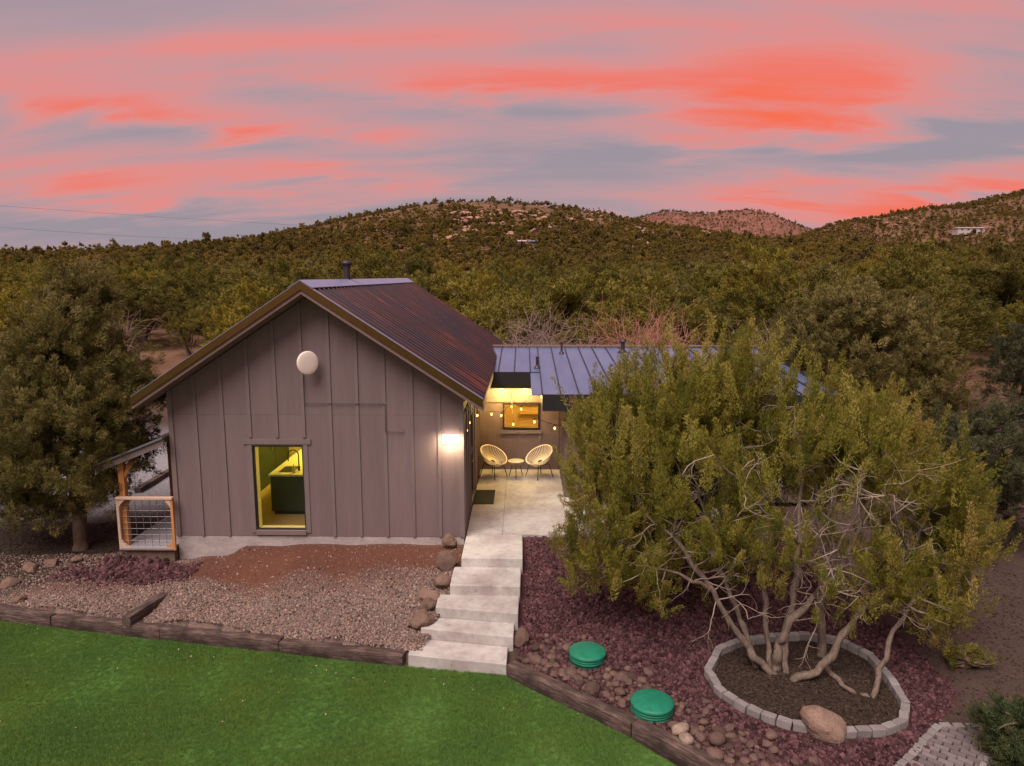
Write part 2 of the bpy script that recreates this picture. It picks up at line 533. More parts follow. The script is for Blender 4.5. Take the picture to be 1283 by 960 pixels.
class MB:
    """collects shapes into one mesh"""

    def __init__(self):
        self.v, self.f, self.sm = [], [], []

    def add(self, v, f, smooth=False):
        k = len(self.v)
        self.v += [tuple(p) for p in v]
        self.f += [tuple(i + k for i in q) for q in f]
        self.sm += [smooth] * len(f)
        return self

    def box(self, x0, x1, y0, y1, z0, z1):
        return self.hexa([(x0, y0, z0), (x1, y0, z0), (x1, y1, z0), (x0, y1, z0),
                          (x0, y0, z1), (x1, y0, z1), (x1, y1, z1), (x0, y1, z1)])

    def hexa(self, p):
        return self.add(p, [(3, 2, 1, 0), (4, 5, 6, 7), (0, 1, 5, 4), (1, 2, 6, 5), (2, 3, 7, 6), (3, 0, 4, 7)])

    def prism_y(self, poly, y0, y1):      # poly in x,z extruded along y
        n_ = len(poly)
        v = [(x, y0, z) for x, z in poly] + [(x, y1, z) for x, z in poly]
        f = [tuple(range(n_)), tuple(range(2 * n_ - 1, n_ - 1, -1))]
        f += [(i, i + n_, (i + 1) % n_ + n_, (i + 1) % n_) for i in range(n_)]
        return self.add(v, f)

    def prism_z(self, poly, z0, z1):
        n_ = len(poly)
        v = [(x, y, z0) for x, y in poly] + [(x, y, z1) for x, y in poly]
        f = [tuple(range(n_ - 1, -1, -1)), tuple(range(n_, 2 * n_))]
        f += [(i, (i + 1) % n_, (i + 1) % n_ + n_, i + n_) for i in range(n_)]
        return self.add(v, f)

    def bar(self, a, b_, w, h, up=(0, 0, 1)):
        a, b_ = Vector(a), Vector(b_)
        d = (b_ - a).normalized()
        s = d.cross(Vector(up))
        if s.length < 1e-4:
            s = d.cross(Vector((0, 1, 0)))
        s.normalize()
        u = s.cross(d)
        s, u = s * w / 2, u * h / 2
        p = [a - s - u, a + s - u, b_ + s - u, b_ - s - u, a - s + u, a + s + u, b_ + s + u, b_ - s + u]
        return self.hexa(p)

    def tube(self, path, rad, sides=6, cap=True):
        path = [Vector(p) for p in path]
        if isinstance(rad, (int, float)):
            rad = [rad] * len(path)
        v, f = [], []
        prev = None
        for i, p in enumerate(path):
            t = (path[min(i + 1, len(path) - 1)] - path[max(i - 1, 0)]).normalized()
            if prev is None:
                s = t.orthogonal().normalized()
            else:
                s = (prev - t * prev.dot(t))
                s = s.normalized() if s.length > 1e-5 else t.orthogonal().normalized()
            prev = s
            u = t.cross(s)
            for k in range(sides):
                a = 2 * math.pi * k / sides
                v.append(p + (s * math.cos(a) + u * math.sin(a)) * rad[i])
        m_ = len(path)
        for i in range(m_ - 1):
            for k in range(sides):
                k2 = (k + 1) % sides
                f.append((i * sides + k, i * sides + k2, (i + 1) * sides + k2, (i + 1) * sides + k))
        self.add(v, f, True)
        if cap:
            self.add([v[k] for k in range(sides)], [tuple(range(sides - 1, -1, -1))])
            self.add(v[-sides:], [tuple(range(sides))])
        return self

    def bark_tube(self, path, rad, sides=14, amp=.22, seed=0.0):
        """a stem with ridged, uneven bark"""
        P_, R_ = [], []
        for i in range(len(path) - 1):
            a, b_ = Vector(path[i]), Vector(path[i + 1])
            k_ = max(1, int((b_ - a).length / .035))
            for q in range(k_):
                P_.append(a.lerp(b_, q / k_))
                R_.append(rad[i] + (rad[i + 1] - rad[i]) * q / k_)
        P_.append(Vector(path[-1]))
        R_.append(rad[-1])
        n0 = len(self.v)
        self.tube(P_, R_, sides, False)
        for i, p in enumerate(P_):
            for k_ in range(sides):
                v_ = Vector(self.v[n0 + i * sides + k_])
                d_ = v_ - p
                a = 2 * math.pi * k_ / sides
                f_ = noise.noise(Vector((math.cos(a) * 1.9 + seed, math.sin(a) * 1.9, i * .13))) + .6 * noise.noise(Vector((math.cos(a) * 4.5, math.sin(a) * 4.5 + seed, i * .35)))
                self.v[n0 + i * sides + k_] = tuple(p + d_ * (1 + amp * f_))
        return self

    def ring(self, centre, a, b_, rad, seg=32, sides=6):
        c_, a, b_ = Vector(centre), Vector(a), Vector(b_)
        p = [c_ + a * math.cos(2 * math.pi * i / seg) + b_ * math.sin(2 * math.pi * i / seg) for i in range(seg + 1)]
        return self.tube(p, rad, sides, False)

    def lathe(self, prof, seg=32, centre=(0, 0, 0), smooth=True):
        v, f = [], []
        cx, cy, cz = centre
        for r_, z in prof:
            for k in range(seg):
                a = 2 * math.pi * k / seg
                v.append((cx + r_ * math.cos(a), cy + r_ * math.sin(a), cz + z))
        for i in range(len(prof) - 1):
            for k in range(seg):
                k2 = (k + 1) % seg
                f.append((i * seg + k, i * seg + k2, (i + 1) * seg + k2, (i + 1) * seg + k))
        return self.add(v, f, smooth)

    def mesh(self, name, off=(0, 0, 0)):
        me = bpy.data.meshes.new(name)
        ox, oy, oz = off
        me.from_pydata([(x - ox, y - oy, z - oz) for x, y, z in self.v], [], self.f)
        me.polygons.foreach_set('use_smooth', self.sm)
        me.update()
        return me

    def build(self, name, mat, parent=None, kind=None, bevel=0.0):
        off = root_loc(parent) if parent is not None else (0, 0, 0)
        o = link(name, self.mesh(name, off), mat, parent, kind)
        if bevel:
            bv = o.modifiers.new('bevel', 'BEVEL')
            bv.width = bevel
            bv.segments = 2
            bv.limit_method = 'ANGLE'
        return o


def set_origin(o, loc):
    """move a mesh object's origin to its base without moving the mesh"""
    o.data.transform(Matrix.Translation(-Vector(loc)))
    o.location = loc
    return o


def copy_tree(o, parent=None):
    c_ = o.copy()
    C.objects.link(c_)
    c_.parent = parent
    for ch in o.children:
        copy_tree(ch, c_)
    return c_


def rock_mesh(name, seed, sub=2, rough=.25, flat=.75, cut=0):
    bm = bmesh.new()
    bmesh.ops.create_icosphere(bm, subdivisions=sub, radius=.5)
    r_ = random.Random(seed)
    o3 = Vector((r_.uniform(-9, 9), r_.uniform(-9, 9), r_.uniform(-9, 9)))
    pl = []
    for _ in range(cut):
        d = Vector((r_.gauss(0, 1), r_.gauss(0, 1), r_.gauss(0, 1))).normalized()
        pl.append((d, r_.uniform(.28, .42)))
    for v_ in bm.verts:
        p = v_.co.copy()
        k = 1 + rough * noise.noise(p * 2.2 + o3) + rough * .45 * noise.noise(p * 5 + o3)
        p *= k
        for d, h in pl:
            q = p.dot(d)
            if q > h:
                p -= d * (q - h) * .85
        p.z *= flat
        v_.co = p
    me = bpy.data.meshes.new(name)
    bm.to_mesh(me)
    bm.free()
    if sub > 1:
        me.polygons.foreach_set('use_smooth', [cut == 0] * len(me.polygons))
    return me


# ------------------------------------------------------------------ terrain
LAWN = [(-16, 12.75), (-8.93, 11.30), (-6.61, 10.84), (-3.8, 10.33), (-1.72, 9.97), (-.25, 9.76), (1.39, 8.34),
        (1.89, 7.82), (4.2, 5.5), (7, 2.5), (7, -6), (-16, -6)]
RINGPX = [(887, 838), (903, 862), (930, 880), (960, 893), (990, 902), (1060, 912), (1105, 910), (1132, 900), (1135, 880),
          (1118, 853), (1090, 822), (1050, 803), (1010, 796), (970, 797), (930, 803), (900, 815)]
RING = [G(a, b_, -.55)[:2] for a, b_ in RINGPX]


def inside(poly, X, Y):
    res = np.zeros(X.shape, bool)
    n_ = len(poly)
    for i in range(n_):
        x0, y0 = poly[i]
        x1, y1 = poly[(i + 1) % n_]
        cond = ((y0 > Y) != (y1 > Y)) & (X < (x1 - x0) * (Y - y0) / (y1 - y0 + 1e-12) + x0)
        res ^= cond
    return res


def dist_poly(poly, X, Y, closed=True):
    best = np.full(X.shape, 1e9)
    n_ = len(poly)
    for i in range(n_ if closed else n_ - 1):
        x0, y0 = poly[i]
        x1, y1 = poly[(i + 1) % n_]
        ex, ey = x1 - x0, y1 - y0
        t = np.clip(((X - x0) * ex + (Y - y0) * ey) / (ex * ex + ey * ey), 0, 1)
        best = np.minimum(best, np.hypot(X - x0 - t * ex, Y - y0 - t * ey))
    return best


CTRL = np.array([
    (-16, 13, -.6), (-12, 12, -.64), (-9, 11.4, -.68), (-6.6, 11, -.69), (-3.8, 10.5, -.69), (-2.0, 10.15, -.7),
    (-6.9, 13.0, -.48), (-6.7, 13.1, -.5), (-6, 13.05, -.42), (-5.2, 13.05, -.2), (-4, 13.05, -.16), (-2.5, 13.05, -.15), (-1.3, 13.05, -.16),
    (-4, 12.4, -.20), (-2.5, 12.3, -.22), (-5.4, 12.2, -.42), (-1.3, 12.2, -.24), (-1.5, 11.2, -.42), (-1.9, 10.6, -.6), (-3, 11.3, -.48), (-5, 11.4, -.56),
    (-7.7, 12.85, -.36), (-7.1, 12.85, -.37), (-7.3, 12.2, -.52), (-8.3, 12.4, -.46), (-6.4, 12.2, -.5), (-7.2, 11.7, -.62), (-10, 12, -.6), (-8.8, 13.3, -.42), (-10.5, 14, -.35),
    (-9, 16, -.22), (-9, 20, -.05), (-13, 20, 0), (-7.8, 15, -.26), (-8, 18, -.15), (-15, 16, -.2), (-13, 14, -.4),
    (.1, 13.2, -.06), (1, 13.2, -.06), (3, 13.2, -.06), (5, 13.2, -.15), (.1, 12.6, -.09), (.1, 12.05, -.26), (.1, 11.6, -.30), (.08, 11.25, -.44), (.08, 10.9, -.47), (.06, 10.6, -.60), (.03, 10.4, -.64), (.0, 10.15, -.76), (-.05, 9.9, -.80), (-.25, 12.0, -.4), (-.25, 11.2, -.6), (-.3, 10.6, -.75), (-.35, 10.2, -.85), (1., 11.5, -.30), (1, 10.3, -.56),
    (2, 9, -.66), (1.6, 8.6, -.7), (2, 7.9, -.71), (3, 9, -.65), (4, 10, -.62), (5, 8, -.66), (3, 7, -.74), (6, 9, -.62), (4, 12, -.36), (6, 12, -.42),
    (8, 12, -.38), (8, 9, -.5), (8, 15, -.2), (8, 18, -.05), (10, 22, .05), (5, 6, -.8), (12, 12, -.3), (12, 7, -.5), (7, 6, -.7), (.35, 9.55, -.71), (1, 8.9, -.7),
    (2, 11, -.44), (2.5, 12.3, -.2), (0, 24, -.05), (6, 24, 0), (-4, 26, -.05)])


def near_h(X, Y):
    num = np.zeros(X.shape)
    dn = np.zeros(X.shape)
    for cx, cy, cz in CTRL:
        w = 1.0 / ((X - cx) ** 2 + (Y - cy) ** 2 + .05) ** 2
        num += w * cz
        dn += w
    return num / dn


def sky_pts(pts, y, tree):
    xs, zs = [], []
    for px, py in pts:
        p = PY(px, py, y)
        xs.append(p[0])
        zs.append(p[2] - tree)
    return np.array(xs), np.array(zs)


YA, YB, YC = 430., 850., 520.
RA = sky_pts([(-900, 330), (-300, 318), (0, 322), (60, 327), (150, 328), (230, 322), (300, 313), (350, 304), (400, 295), (440, 283), (470, 276), (510, 266), (545, 259), (620, 254),
              (680, 257), (720, 264), (780, 274), (840, 280), (900, 288), (960, 299), (1010, 306), (1200, 312), (1800, 315)], YA, 2.5)
RB = sky_pts([(500, 330), (700, 300), (790, 275), (815, 268), (832, 264), (880, 268), (925, 264), (940, 264), (962, 274), (1003, 292), (1050, 305), (1300, 320)], YB, 2)
RC = sky_pts([(930, 320), (1005, 298), (1040, 291), (1080, 275), (1130, 267), (1190, 267), (1240, 252), (1283, 240), (1400, 215), (1600, 225), (2000, 260)], YC, 2.5)


def fnoise(X, Y, s, seed):
    """cheap smooth noise from a few rotated sines"""
    r_ = np.random.default_rng(seed)
    o = np.zeros(np.shape(X))
    for k in range(7):
        a = r_.uniform(0, 2 * math.pi)
        f = s * r_.uniform(.6, 1.9)
        o += np.sin((X * math.cos(a) + Y * math.sin(a)) * f + r_.uniform(0, 6.28)) / 7 ** .5
    return o


def bell(t):
    t = np.clip(np.abs(t), 0, 1)
    return .5 + .5 * np.cos(math.pi * t)


def far_h(X, Y):
    g = np.interp(Y, [-50, 28, 60, 100, 200, 300, 2500], [0, 0, .5, 2.0, 6.5, 10.5, 12])
    n_ = fnoise(X, Y, .02, 3) * 5 + fnoise(X, Y, .06, 4) * 1.6
    a = (np.interp(X, *RA) - g) * np.where(Y < YA, bell((Y - YA) / 230), bell((Y - YA) / 350))
    b_ = (np.interp(X, *RB) - g) * np.where(Y < YB, bell((Y - YB) / 300), bell((Y - YB) / 500))
    c_ = (np.interp(X, *RC) - g) * np.where(Y < YC, bell((Y - YC) / 290), bell((Y - YC) / 500))
    hill = np.maximum(np.maximum(a, b_), np.maximum(c_, 0))
    amt = np.clip((Y - 130) / 200, 0, 1) * np.clip(hill / 20, .15, 1) * np.where(np.maximum(b_, np.maximum(a, c_)) == b_, .4, .5)
    slope = np.clip(1 - np.minimum(np.minimum(np.abs(Y - YA), np.abs(Y - YB)), np.abs(Y - YC)) / 40, 0, 1)
    return g + hill + n_ * amt * (1 - .8 * slope) + fnoise(X, Y, .25, 5) * .12 * np.clip((Y - 26) / 20, 0, 1)


HOUSE = (-6.74, -1.12, 13.15, 24.0)


def ground_h(X, Y):
    X = np.asarray(X, float)
    Y = np.asarray(Y, float)
    t = np.clip(np.maximum((Y - 19) / 9, np.maximum((np.abs(X) - 11) / 8, (-Y - 2) / 6)), 0, 1)
    t = t * t * (3 - 2 * t)
    h = near_h(X, Y)
    pad = (X > HOUSE[0] + .12) & (X < HOUSE[1] - .12) & (Y > HOUSE[2] + .15) & (Y < HOUSE[3])
    h = np.where(pad, -.35, h)
    pad = (X > HOUSE[1] - .3) & (X < 7) & (Y > 13.45) & (Y < 21.2)
    h = np.where(pad, np.minimum(h, -.14), h)
    h = h * (1 - t) + far_h(X, Y) * t
    lw = inside(LAWN, X, Y)
    h = np.where(lw | (dist_poly(LAWN, X, Y) < .155), -.97, h)
    st = (X > -1.78) & (X < -.02) & (Y > 9.7) & (Y < 13.2) & inside([(-1.6, 10.0), (-.42, 9.8), (-.22, 11), (-.16, 13.3), (-1.0, 13.3), (-1.0, 12.0)], X, Y)
    return np.where(st, -.97, h)


def hz(x, y):
    return float(ground_h(np.array([x]), np.array([y]))[0])


def axis(lo, hi, step, lo_end, hi_end, r_):
    a = list(np.arange(lo, hi, step))
    s, p = step, a[-1]
    while p < hi_end:
        s *= r_
        p += s
        a.append(p)
    s, p = step, lo
    while p > lo_end:
        s *= r_
        p -= s
        a.insert(0, p)
    return np.array(a)


gx = axis(-9.5, 7.5, .12, -1700, 1700, 1.045)
gy = axis(7.2, 14.6, .12, -60, 1900, 1.035)
GX, GY = np.meshgrid(gx, gy)
GH = ground_h(GX, GY)
nxn, nyn = len(gx), len(gy)
idx = np.arange(nxn * nyn).reshape(nyn, nxn)
gf = np.stack([idx[:-1, :-1], idx[:-1, 1:], idx[1:, 1:], idx[1:, :-1]], -1).reshape(-1, 4)
gme = mesh_np('ground', np.stack([GX, GY, GH], -1).reshape(-1, 3), gf, smooth=True)
BEDPOLY = [(-.05, 13.25), (-.02, 12.1), (-.05, 11.3), (-.15, 10.3), (-.22, 9.75), (1.4, 8.35), (1.9, 7.83), (4.2, 5.5), (5.2, 5.6), (4.6, 7.5), (5.25, 8.3), (5.9, 9.0), (6.0, 10.5), (5.2, 12), (5.4, 13.25)]


def zones(X, Y):
    nn = fnoise(X, Y, 1.6, 11) * .22 + fnoise(X, Y, 5, 12) * .08
    near = (np.abs(X) < 16) & (Y < 26)
    far_ = np.clip((Y - 24) / 10, 0, 1)
    inbed = inside(BEDPOLY, X + nn * .5, Y + nn * .4)
    ring = inside(RING, X, Y)
    lava = (inbed & ~ring).astype(float)
    pile = np.exp(-(((X + 7.5) / 1.25) ** 2 + ((Y - 12.45) / .55) ** 2))
    lava = np.maximum(lava, np.clip(pile * (1.5 + nn * 1.8) - .3, 0, 1))
    leftyard = near & (X < -1.0) & (Y < 13.2) & (Y > 9.6)
    redm = np.clip((1.75 - (((X + 3.4) / 2.6) ** 2 + ((Y - 12.7) / .92) ** 2)) * .95 + nn * 1.2, 0, 1) * leftyard
    redm = np.maximum(redm, np.clip(.9 - (((X + 7.6) / 1.6) ** 2 + ((Y - 11.95) / .4) ** 2) + nn, 0, 1) * leftyard)
    litter = np.clip(1.5 - (((X + 10) / 2.4) ** 2 + ((Y - 13.3) / 1.35) ** 2) + nn * 1.5, 0, 1)
    litter = np.maximum(litter, ring.astype(float))
    gravel = np.clip(leftyard * (1.2 - 0.5 * litter) + nn * .8, 0, 1) * leftyard
    pale = near * np.clip(((-7.4 - X) / .4), 0, 1) * np.clip((Y - 14.6 - nn) / .6, 0, 1) * np.clip((24 - Y) / 3, 0, 1) * np.clip((X + 14) / 2, 0, 1)
    return dict(mesa=np.clip((Y - 470) / 120, 0, 1), far=far_, lava=lava, red=redm, litter=litter, gravel=gravel, pale=pale)


for k, val in zones(GX.ravel(), GY.ravel()).items():
    a_ = gme.attributes.new(k, 'FLOAT', 'POINT')
    a_.data.foreach_set('value', val.astype(np.float32))
link('ground', gme, 'ground', None, 'structure')

# ------------------------------------------------------------------ instanced stuff


def stuff(name, pts, rot, scl, protos, label, cat, mat=None, idx_=None):
    me = bpy.data.meshes.new(name)
    N = len(pts)
    me.vertices.add(N)
    me.vertices.foreach_set('co', np.asarray(pts, np.float32).ravel())
    a = me.attributes.new('rot', 'FLOAT_VECTOR', 'POINT')
    a.data.foreach_set('vector', np.asarray(rot, np.float32).ravel())
    scl = np.asarray(scl, np.float32)
    if scl.ndim == 1:
        scl = np.repeat(scl[:, None], 3, 1)
    a = me.attributes.new('scl', 'FLOAT_VECTOR', 'POINT')
    a.data.foreach_set('vector', np.ascontiguousarray(scl).ravel())
    a = me.attributes.new('pick', 'INT', 'POINT')
    if idx_ is None:
        idx_ = rng.integers(0, len(protos), N)
    a.data.foreach_set('value', np.asarray(idx_, np.int32))
    me.update()
    o = bpy.data.objects.new(name, me)
    C.objects.link(o)
    ng = bpy.data.node_groups.new(name + '_scatter', 'GeometryNodeTree')
    ng.interface.new_socket('Geometry', in_out='INPUT', socket_type='NodeSocketGeometry')
    ng.interface.new_socket('Geometry', in_out='OUTPUT', socket_type='NodeSocketGeometry')
    N_, L_ = ng.nodes, ng.links
    gi, go = N_.new('NodeGroupInput'), N_.new('NodeGroupOutput')
    jn = N_.new('GeometryNodeJoinGeometry')

    def named(nm, ty):
        q = N_.new('GeometryNodeInputNamedAttribute')
        q.data_type = ty
        q.inputs['Name'].default_value = nm
        return q.outputs[0]
    ar, as_, ap = named('rot', 'FLOAT_VECTOR'), named('scl', 'FLOAT_VECTOR'), named('pick', 'INT')
    er = N_.new('FunctionNodeEulerToRotation')
    L_.new(ar, er.inputs[0])
    for i, p in enumerate(protos):
        oi = N_.new('GeometryNodeObjectInfo')
        oi.inputs['Object'].default_value = p
        oi.inputs['As Instance'].default_value = True
        cp = N_.new('FunctionNodeCompare')
        cp.data_type = 'INT'
        cp.operation = 'EQUAL'
        L_.new(ap, cp.inputs[2])
        cp.inputs[3].default_value = i
        ip = N_.new('GeometryNodeInstanceOnPoints')
        L_.new(gi.outputs[0], ip.inputs['Points'])
        L_.new(cp.outputs[0], ip.inputs['Selection'])
        L_.new(oi.outputs['Geometry'], ip.inputs['Instance'])
        L_.new(er.outputs[0], ip.inputs['Rotation'])
        L_.new(as_, ip.inputs['Scale'])
        L_.new(ip.outputs[0], jn.inputs[0])
    L_.new(jn.outputs[0], go.inputs[0])
    md = o.modifiers.new('scatter', 'NODES')
    md.node_group = ng
    o['kind'] = 'stuff'
    o['label'] = label
    o['category'] = cat
    return o


def proto(name, me, mat):
    if len(me.materials) == 0:
        me.materials.append(MATS[mat])
    return bpy.data.objects.new(name, me)      # not linked: only a source for the scatter


def scatter_poly(n_, x0, x1, y0, y1, keep):
    X, Y = rng.uniform(x0, x1, n_), rng.uniform(y0, y1, n_)
    k = keep(X, Y)
    return X[k], Y[k]


# lawn sheet and its blades
mb = MB()
mb.prism_z([(x, y) for x, y in LAWN][::-1], -1.2, -.862)
link('lawn', mb.mesh('lawn'), 'turf', None, 'structure')
bl_v, bl_f, bl_var = [], [], []
tufts = []
for t in range(3):
    nb = 22
    px_, py_ = rng.normal(0, .024, nb), rng.normal(0, .024, nb)
    ang, ln, hh = rng.uniform(0, 6.28, nb), rng.uniform(.004, .018, nb), rng.uniform(.014, .028, nb)
    wv = .0028
    V = np.zeros((nb, 3, 3))
    V[:, 0] = np.stack([px_ - np.sin(ang) * wv, py_ + np.cos(ang) * wv, np.zeros(nb)], -1)
    V[:, 1] = np.stack([px_ + np.sin(ang) * wv, py_ - np.cos(ang) * wv, np.zeros(nb)], -1)
    V[:, 2] = np.stack([px_ + np.cos(ang) * ln, py_ + np.sin(ang) * ln, hh], -1)
    tufts.append(proto('grass_tuft', mesh_np('grass_tuft', V.reshape(-1, 3), np.arange(nb * 3).reshape(-1, 3),
                                             np.repeat(rng.uniform(0, 1, nb), 3)), 'grass_blade'))
LX, LY = scatter_poly(110000, -10, 2.3, 7.4, 11.7, lambda X, Y: inside(LAWN, X, Y))
N = len(LX)
stuff('grass', np.stack([LX, LY, np.full(N, -.864)], -1), np.stack([np.zeros(N), np.zeros(N), rng.uniform(0, 6.28, N)], -1),
      rng.uniform(.7, 1.2, N) * (1 + .25 * fnoise(LX, LY, 2.5, 31)), tufts, 'short bright green turf blades covering the lawn', 'grass')

# dry leaf flecks blown over the turf
mb = MB()
mb.add([(-.5, -.2, .02), (.1, -.28, .05), (.5, .05, .02), (0, .25, .1), (-.4, .15, .05)], [(0, 1, 2, 3, 4)])
fleck = proto('dry_leaf', mb.mesh('dry_leaf'), 'pale_wood')
FX, FY = scatter_poly(420, -8.5, 1.8, 7.6, 11.4, lambda X, Y: inside(LAWN, X, Y) & (rng.uniform(0, 1, len(X)) < np.clip(.9 - dist_poly(LAWN[:8], X, Y, False) * .9, .06, 1)))
N = len(FX)
stuff('dry_leaves', np.stack([FX, FY, np.full(N, -.838)], -1), np.stack([rng.normal(0, .3, N), rng.normal(0, .3, N), rng.uniform(0, 6.28, N)], -1),
      rng.uniform(.012, .035, N), [fleck], 'pale dry leaf flecks scattered on the lawn near the timbers', 'leaves')
# lava rock, pebbles, mulch
lav_p = [proto('lava_rock', rock_mesh('lava_rock', 40 + i, 1, .55, .75), 'lava') for i in range(5)]
peb_p = [proto('pebble', rock_mesh('pebble', 60 + i, 1, .35, .7), 'pebble') for i in range(4)]
zf = lambda X, Y, k: zones(X, Y)[k]
X1, Y1 = scatter_poly(95000, -.3, 6.3, 5.4, 13.4, lambda X, Y: (zf(X, Y, 'lava') > .5) & (dist_poly(LAWN, X, Y) > .16) & (X > np.interp(Y, [9.7, 10.26, 10.69, 11.32, 12.1, 13.3], [-.1, -.08, -.01, .03, .06, .06])) & ~inside(LAWN, X, Y) & (dist_poly(RING, X, Y) > .09) & (rng.uniform(0, 1, len(X)) < np.clip(1.1 - (X - 4.6) * .5, .12, 1)))
X2, Y2 = scatter_poly(9000, -8.7, -6.1, 11.7, 13.0, lambda X, Y: zf(X, Y, 'lava') > rng.uniform(.1, 1.0, len(X)))
X2b = X2[(Y2 < 13.0)]
XX, YY = np.concatenate([X1, X2]), np.concatenate([Y1, Y2])
N = len(XX)
sc = np.clip(rng.lognormal(math.log(.033), .45, N), .014, .10)
sc[len(X1):] *= 1.15
stuff('lava_gravel', np.stack([XX, YY, ground_h(XX, YY) + sc * .12], -1), rng.uniform(0, 6.28, (N, 3)), sc, lav_p,
      'crushed dark red lava rock covering the planting bed', 'gravel')
X1, Y1 = scatter_poly(130000, -10.5, -1.1, 9.8, 13.2, lambda X, Y: (zf(X, Y, 'gravel') > .3) & (zf(X, Y, 'lava') < .5) & ~inside(LAWN, X, Y) & (dist_poly(LAWN, X, Y) > .17) &
                      (rng.uniform(0, 1, len(X)) < 1.02 - .975 * zf(X, Y, 'red') - .6 * zf(X, Y, 'litter')))
N = len(X1)
sc = np.clip(rng.lognormal(math.log(.018), .42, N), .009, .055)
stuff('pebble_gravel', np.stack([X1, Y1, ground_h(X1, Y1) + sc * .1], -1), rng.uniform(0, 6.28, (N, 3)), sc, peb_p,
      'pale pinkish pebble gravel on the slope before the gabled house', 'gravel')
mul_p = []
for i in range(3):
    mb = MB()
    mb.box(-.5, .5, -.12 + .03 * i, .12, -.04, .04)
    mul_p.append(proto('mulch_chip', mb.mesh('mulch_chip'), 'mulch'))
X1, Y1 = scatter_poly(16000, 2.4, 5.4, 8, 11, lambda X, Y: inside(RING, X, Y) & (dist_poly(RING, X, Y) > .07))
X2, Y2 = scatter_poly(9000, -12, -7.6, 12, 15, lambda X, Y: (zf(X, Y, 'litter') > .4))
X3, Y3 = scatter_poly(5000, 4.6, 9, 7, 14, lambda X, Y: (zf(X, Y, 'lava') < .5) & ~inside([(4.4, 7.0), (5.2, 8.5), (6.1, 8.4), (5.5, 7.0)], X, Y))
XX, YY = np.concatenate([X1, X2, X3]), np.concatenate([Y1, Y2, Y3])
N = len(XX)
stuff('mulch', np.stack([XX, YY, ground_h(XX, YY) + .006], -1), np.stack([rng.normal(0, .35, N), rng.normal(0, .35, N), rng.uniform(0, 6.28, N)], -1),
      rng.uniform(.02, .07, N), mul_p, 'dark bark mulch and leaf litter under the trees', 'mulch')

# ------------------------------------------------------------------ main gabled house
XR, ZR, SL = -3.95, 4.90, .655
YR0, YR1 = 12.62, 24.4
X0, X1_, Y0, Y1_ = HOUSE
EL, ER = -7.14, -.72


def roof_z(x):
    return ZR - SL * abs(x - XR)


house = thing('gabled_house', 'grey brown board and batten house with steep ribbed metal gable roof', 'house', (XR, Y0, 0))
WX0, WX1, WZ0, WZ1 = -5.17, -4.20, .12, 1.80      # kitchen window
UND = .24
mb = MB()      # core wall behind the boards, with the window opening
for (a, b_, z0, z1) in ((X0 + .03, WX0, -.08, 2.72), (WX1, X1_ - .03, -.08, 2.5), (WX0, WX1, -.08, WZ0), (WX0, WX1, WZ1, 2.5)):
    mb.prism_y([(a, z0), (b_, z0), (b_, min(roof_z(b_) - UND - .02, 9)), ((a + b_) / 2, roof_z((a + b_) / 2) - UND - .02), (a, roof_z(a) - UND - .02)] if z1 >= 2.5 and z0 < .5 else
               ([(a, z0), (b_, z0), (b_, z1), (a, z1)] if z1 < 1 else [(a, z0), (b_, z0), (b_, roof_z(b_) - UND - .02), (a, roof_z(a) - UND - .02)]), Y0 + .03, Y0 + .17)
core = mb.build('wall', 'siding', house)
mb = MB()
mb.box(X0, X0 + .12, Y0 + .17, Y1_, -.08, 2.68)
mb.build('wall', 'siding', house)
mb = MB()
DY0, DY1 = 15.0, 15.92     # side door
for (a, b_, z0, z1) in ((Y0 + .17, DY0, -.08, 2.6), (DY1, Y1_, -.08, 2.6), (DY0, DY1, 2.05, 2.6)):
    mb.box(X1_ - .14, X1_ - .02, a, b_, z0, z1)
mb.build('wall', 'siding', house)
mb = MB()
mb.prism_y([(X0, -.08), (X1_, -.08), (X1_, 2.6), (XR, 4.6), (X0, 2.6)], Y1_, Y1_ + .1)
mb.build('wall', 'siding', house)

bat = [-6.22 + .515 * k for k in range(10)]
edges = [X0] + bat + [X1_]
gable_pts = lambda a, b_: [(x, roof_z(x) - UND - .01) for x in ([a, XR, b_] if a < XR < b_ else [a, b_])]
SEAM = 2.40
for i in range(len(edges) - 1):
    a, b_ = edges[i] + .004, edges[i + 1] - .004
    tops = gable_pts(a, b_)
    segs = []
    wl_, wr_ = max(a, WX0), min(b_, WX1)
    if wl_ < wr_ - .01:
        segs.append([(a, 0), (b_, 0), (b_, WZ0), (a, WZ0)])
        segs.append([(a, WZ1), (b_, WZ1), (b_, SEAM - .0015), (a, SEAM - .0015)])
        if a < WX0 - .02:
            segs.append([(a, WZ0), (WX0, WZ0), (WX0, WZ1), (a, WZ1)])
        if b_ > WX1 + .02:
            segs.append([(WX1, WZ0), (b_, WZ0), (b_, WZ1), (WX1, WZ1)])
    else:
        segs.append([(a, 0), (b_, 0), (b_, SEAM - .0015), (a, SEAM - .0015)])
    up = [(a, SEAM + .0015), (b_, SEAM + .0015)] + tops[::-1]
    if min(t[1] for t in tops) > SEAM + .02:
        segs.append(up)
    else:
        segs.append([(a, SEAM + .0015), (b_, SEAM + .0015)] + [(x, max(z, SEAM + .01)) for x, z in tops[::-1]])
    for s_ in segs:
        MB().prism_y(s_, Y0 + .004, Y0 + .03).build('board', 'siding', house)
for x in bat:
    spans = [(0, roof_z(x) - UND - .01)]
    if WX0 - .1 < x < WX1 + .12:
        spans = [(0, WZ0 - .1), (WZ1 + .16, roof_z(x) - UND - .01)]
    for z0, z1 in spans:
        if z1 - z0 > .05:
            MB().box(x - .03, x + .03, Y0 - .018, Y0 + .003, z0 + .002, z1).build('batten', 'trim', house)
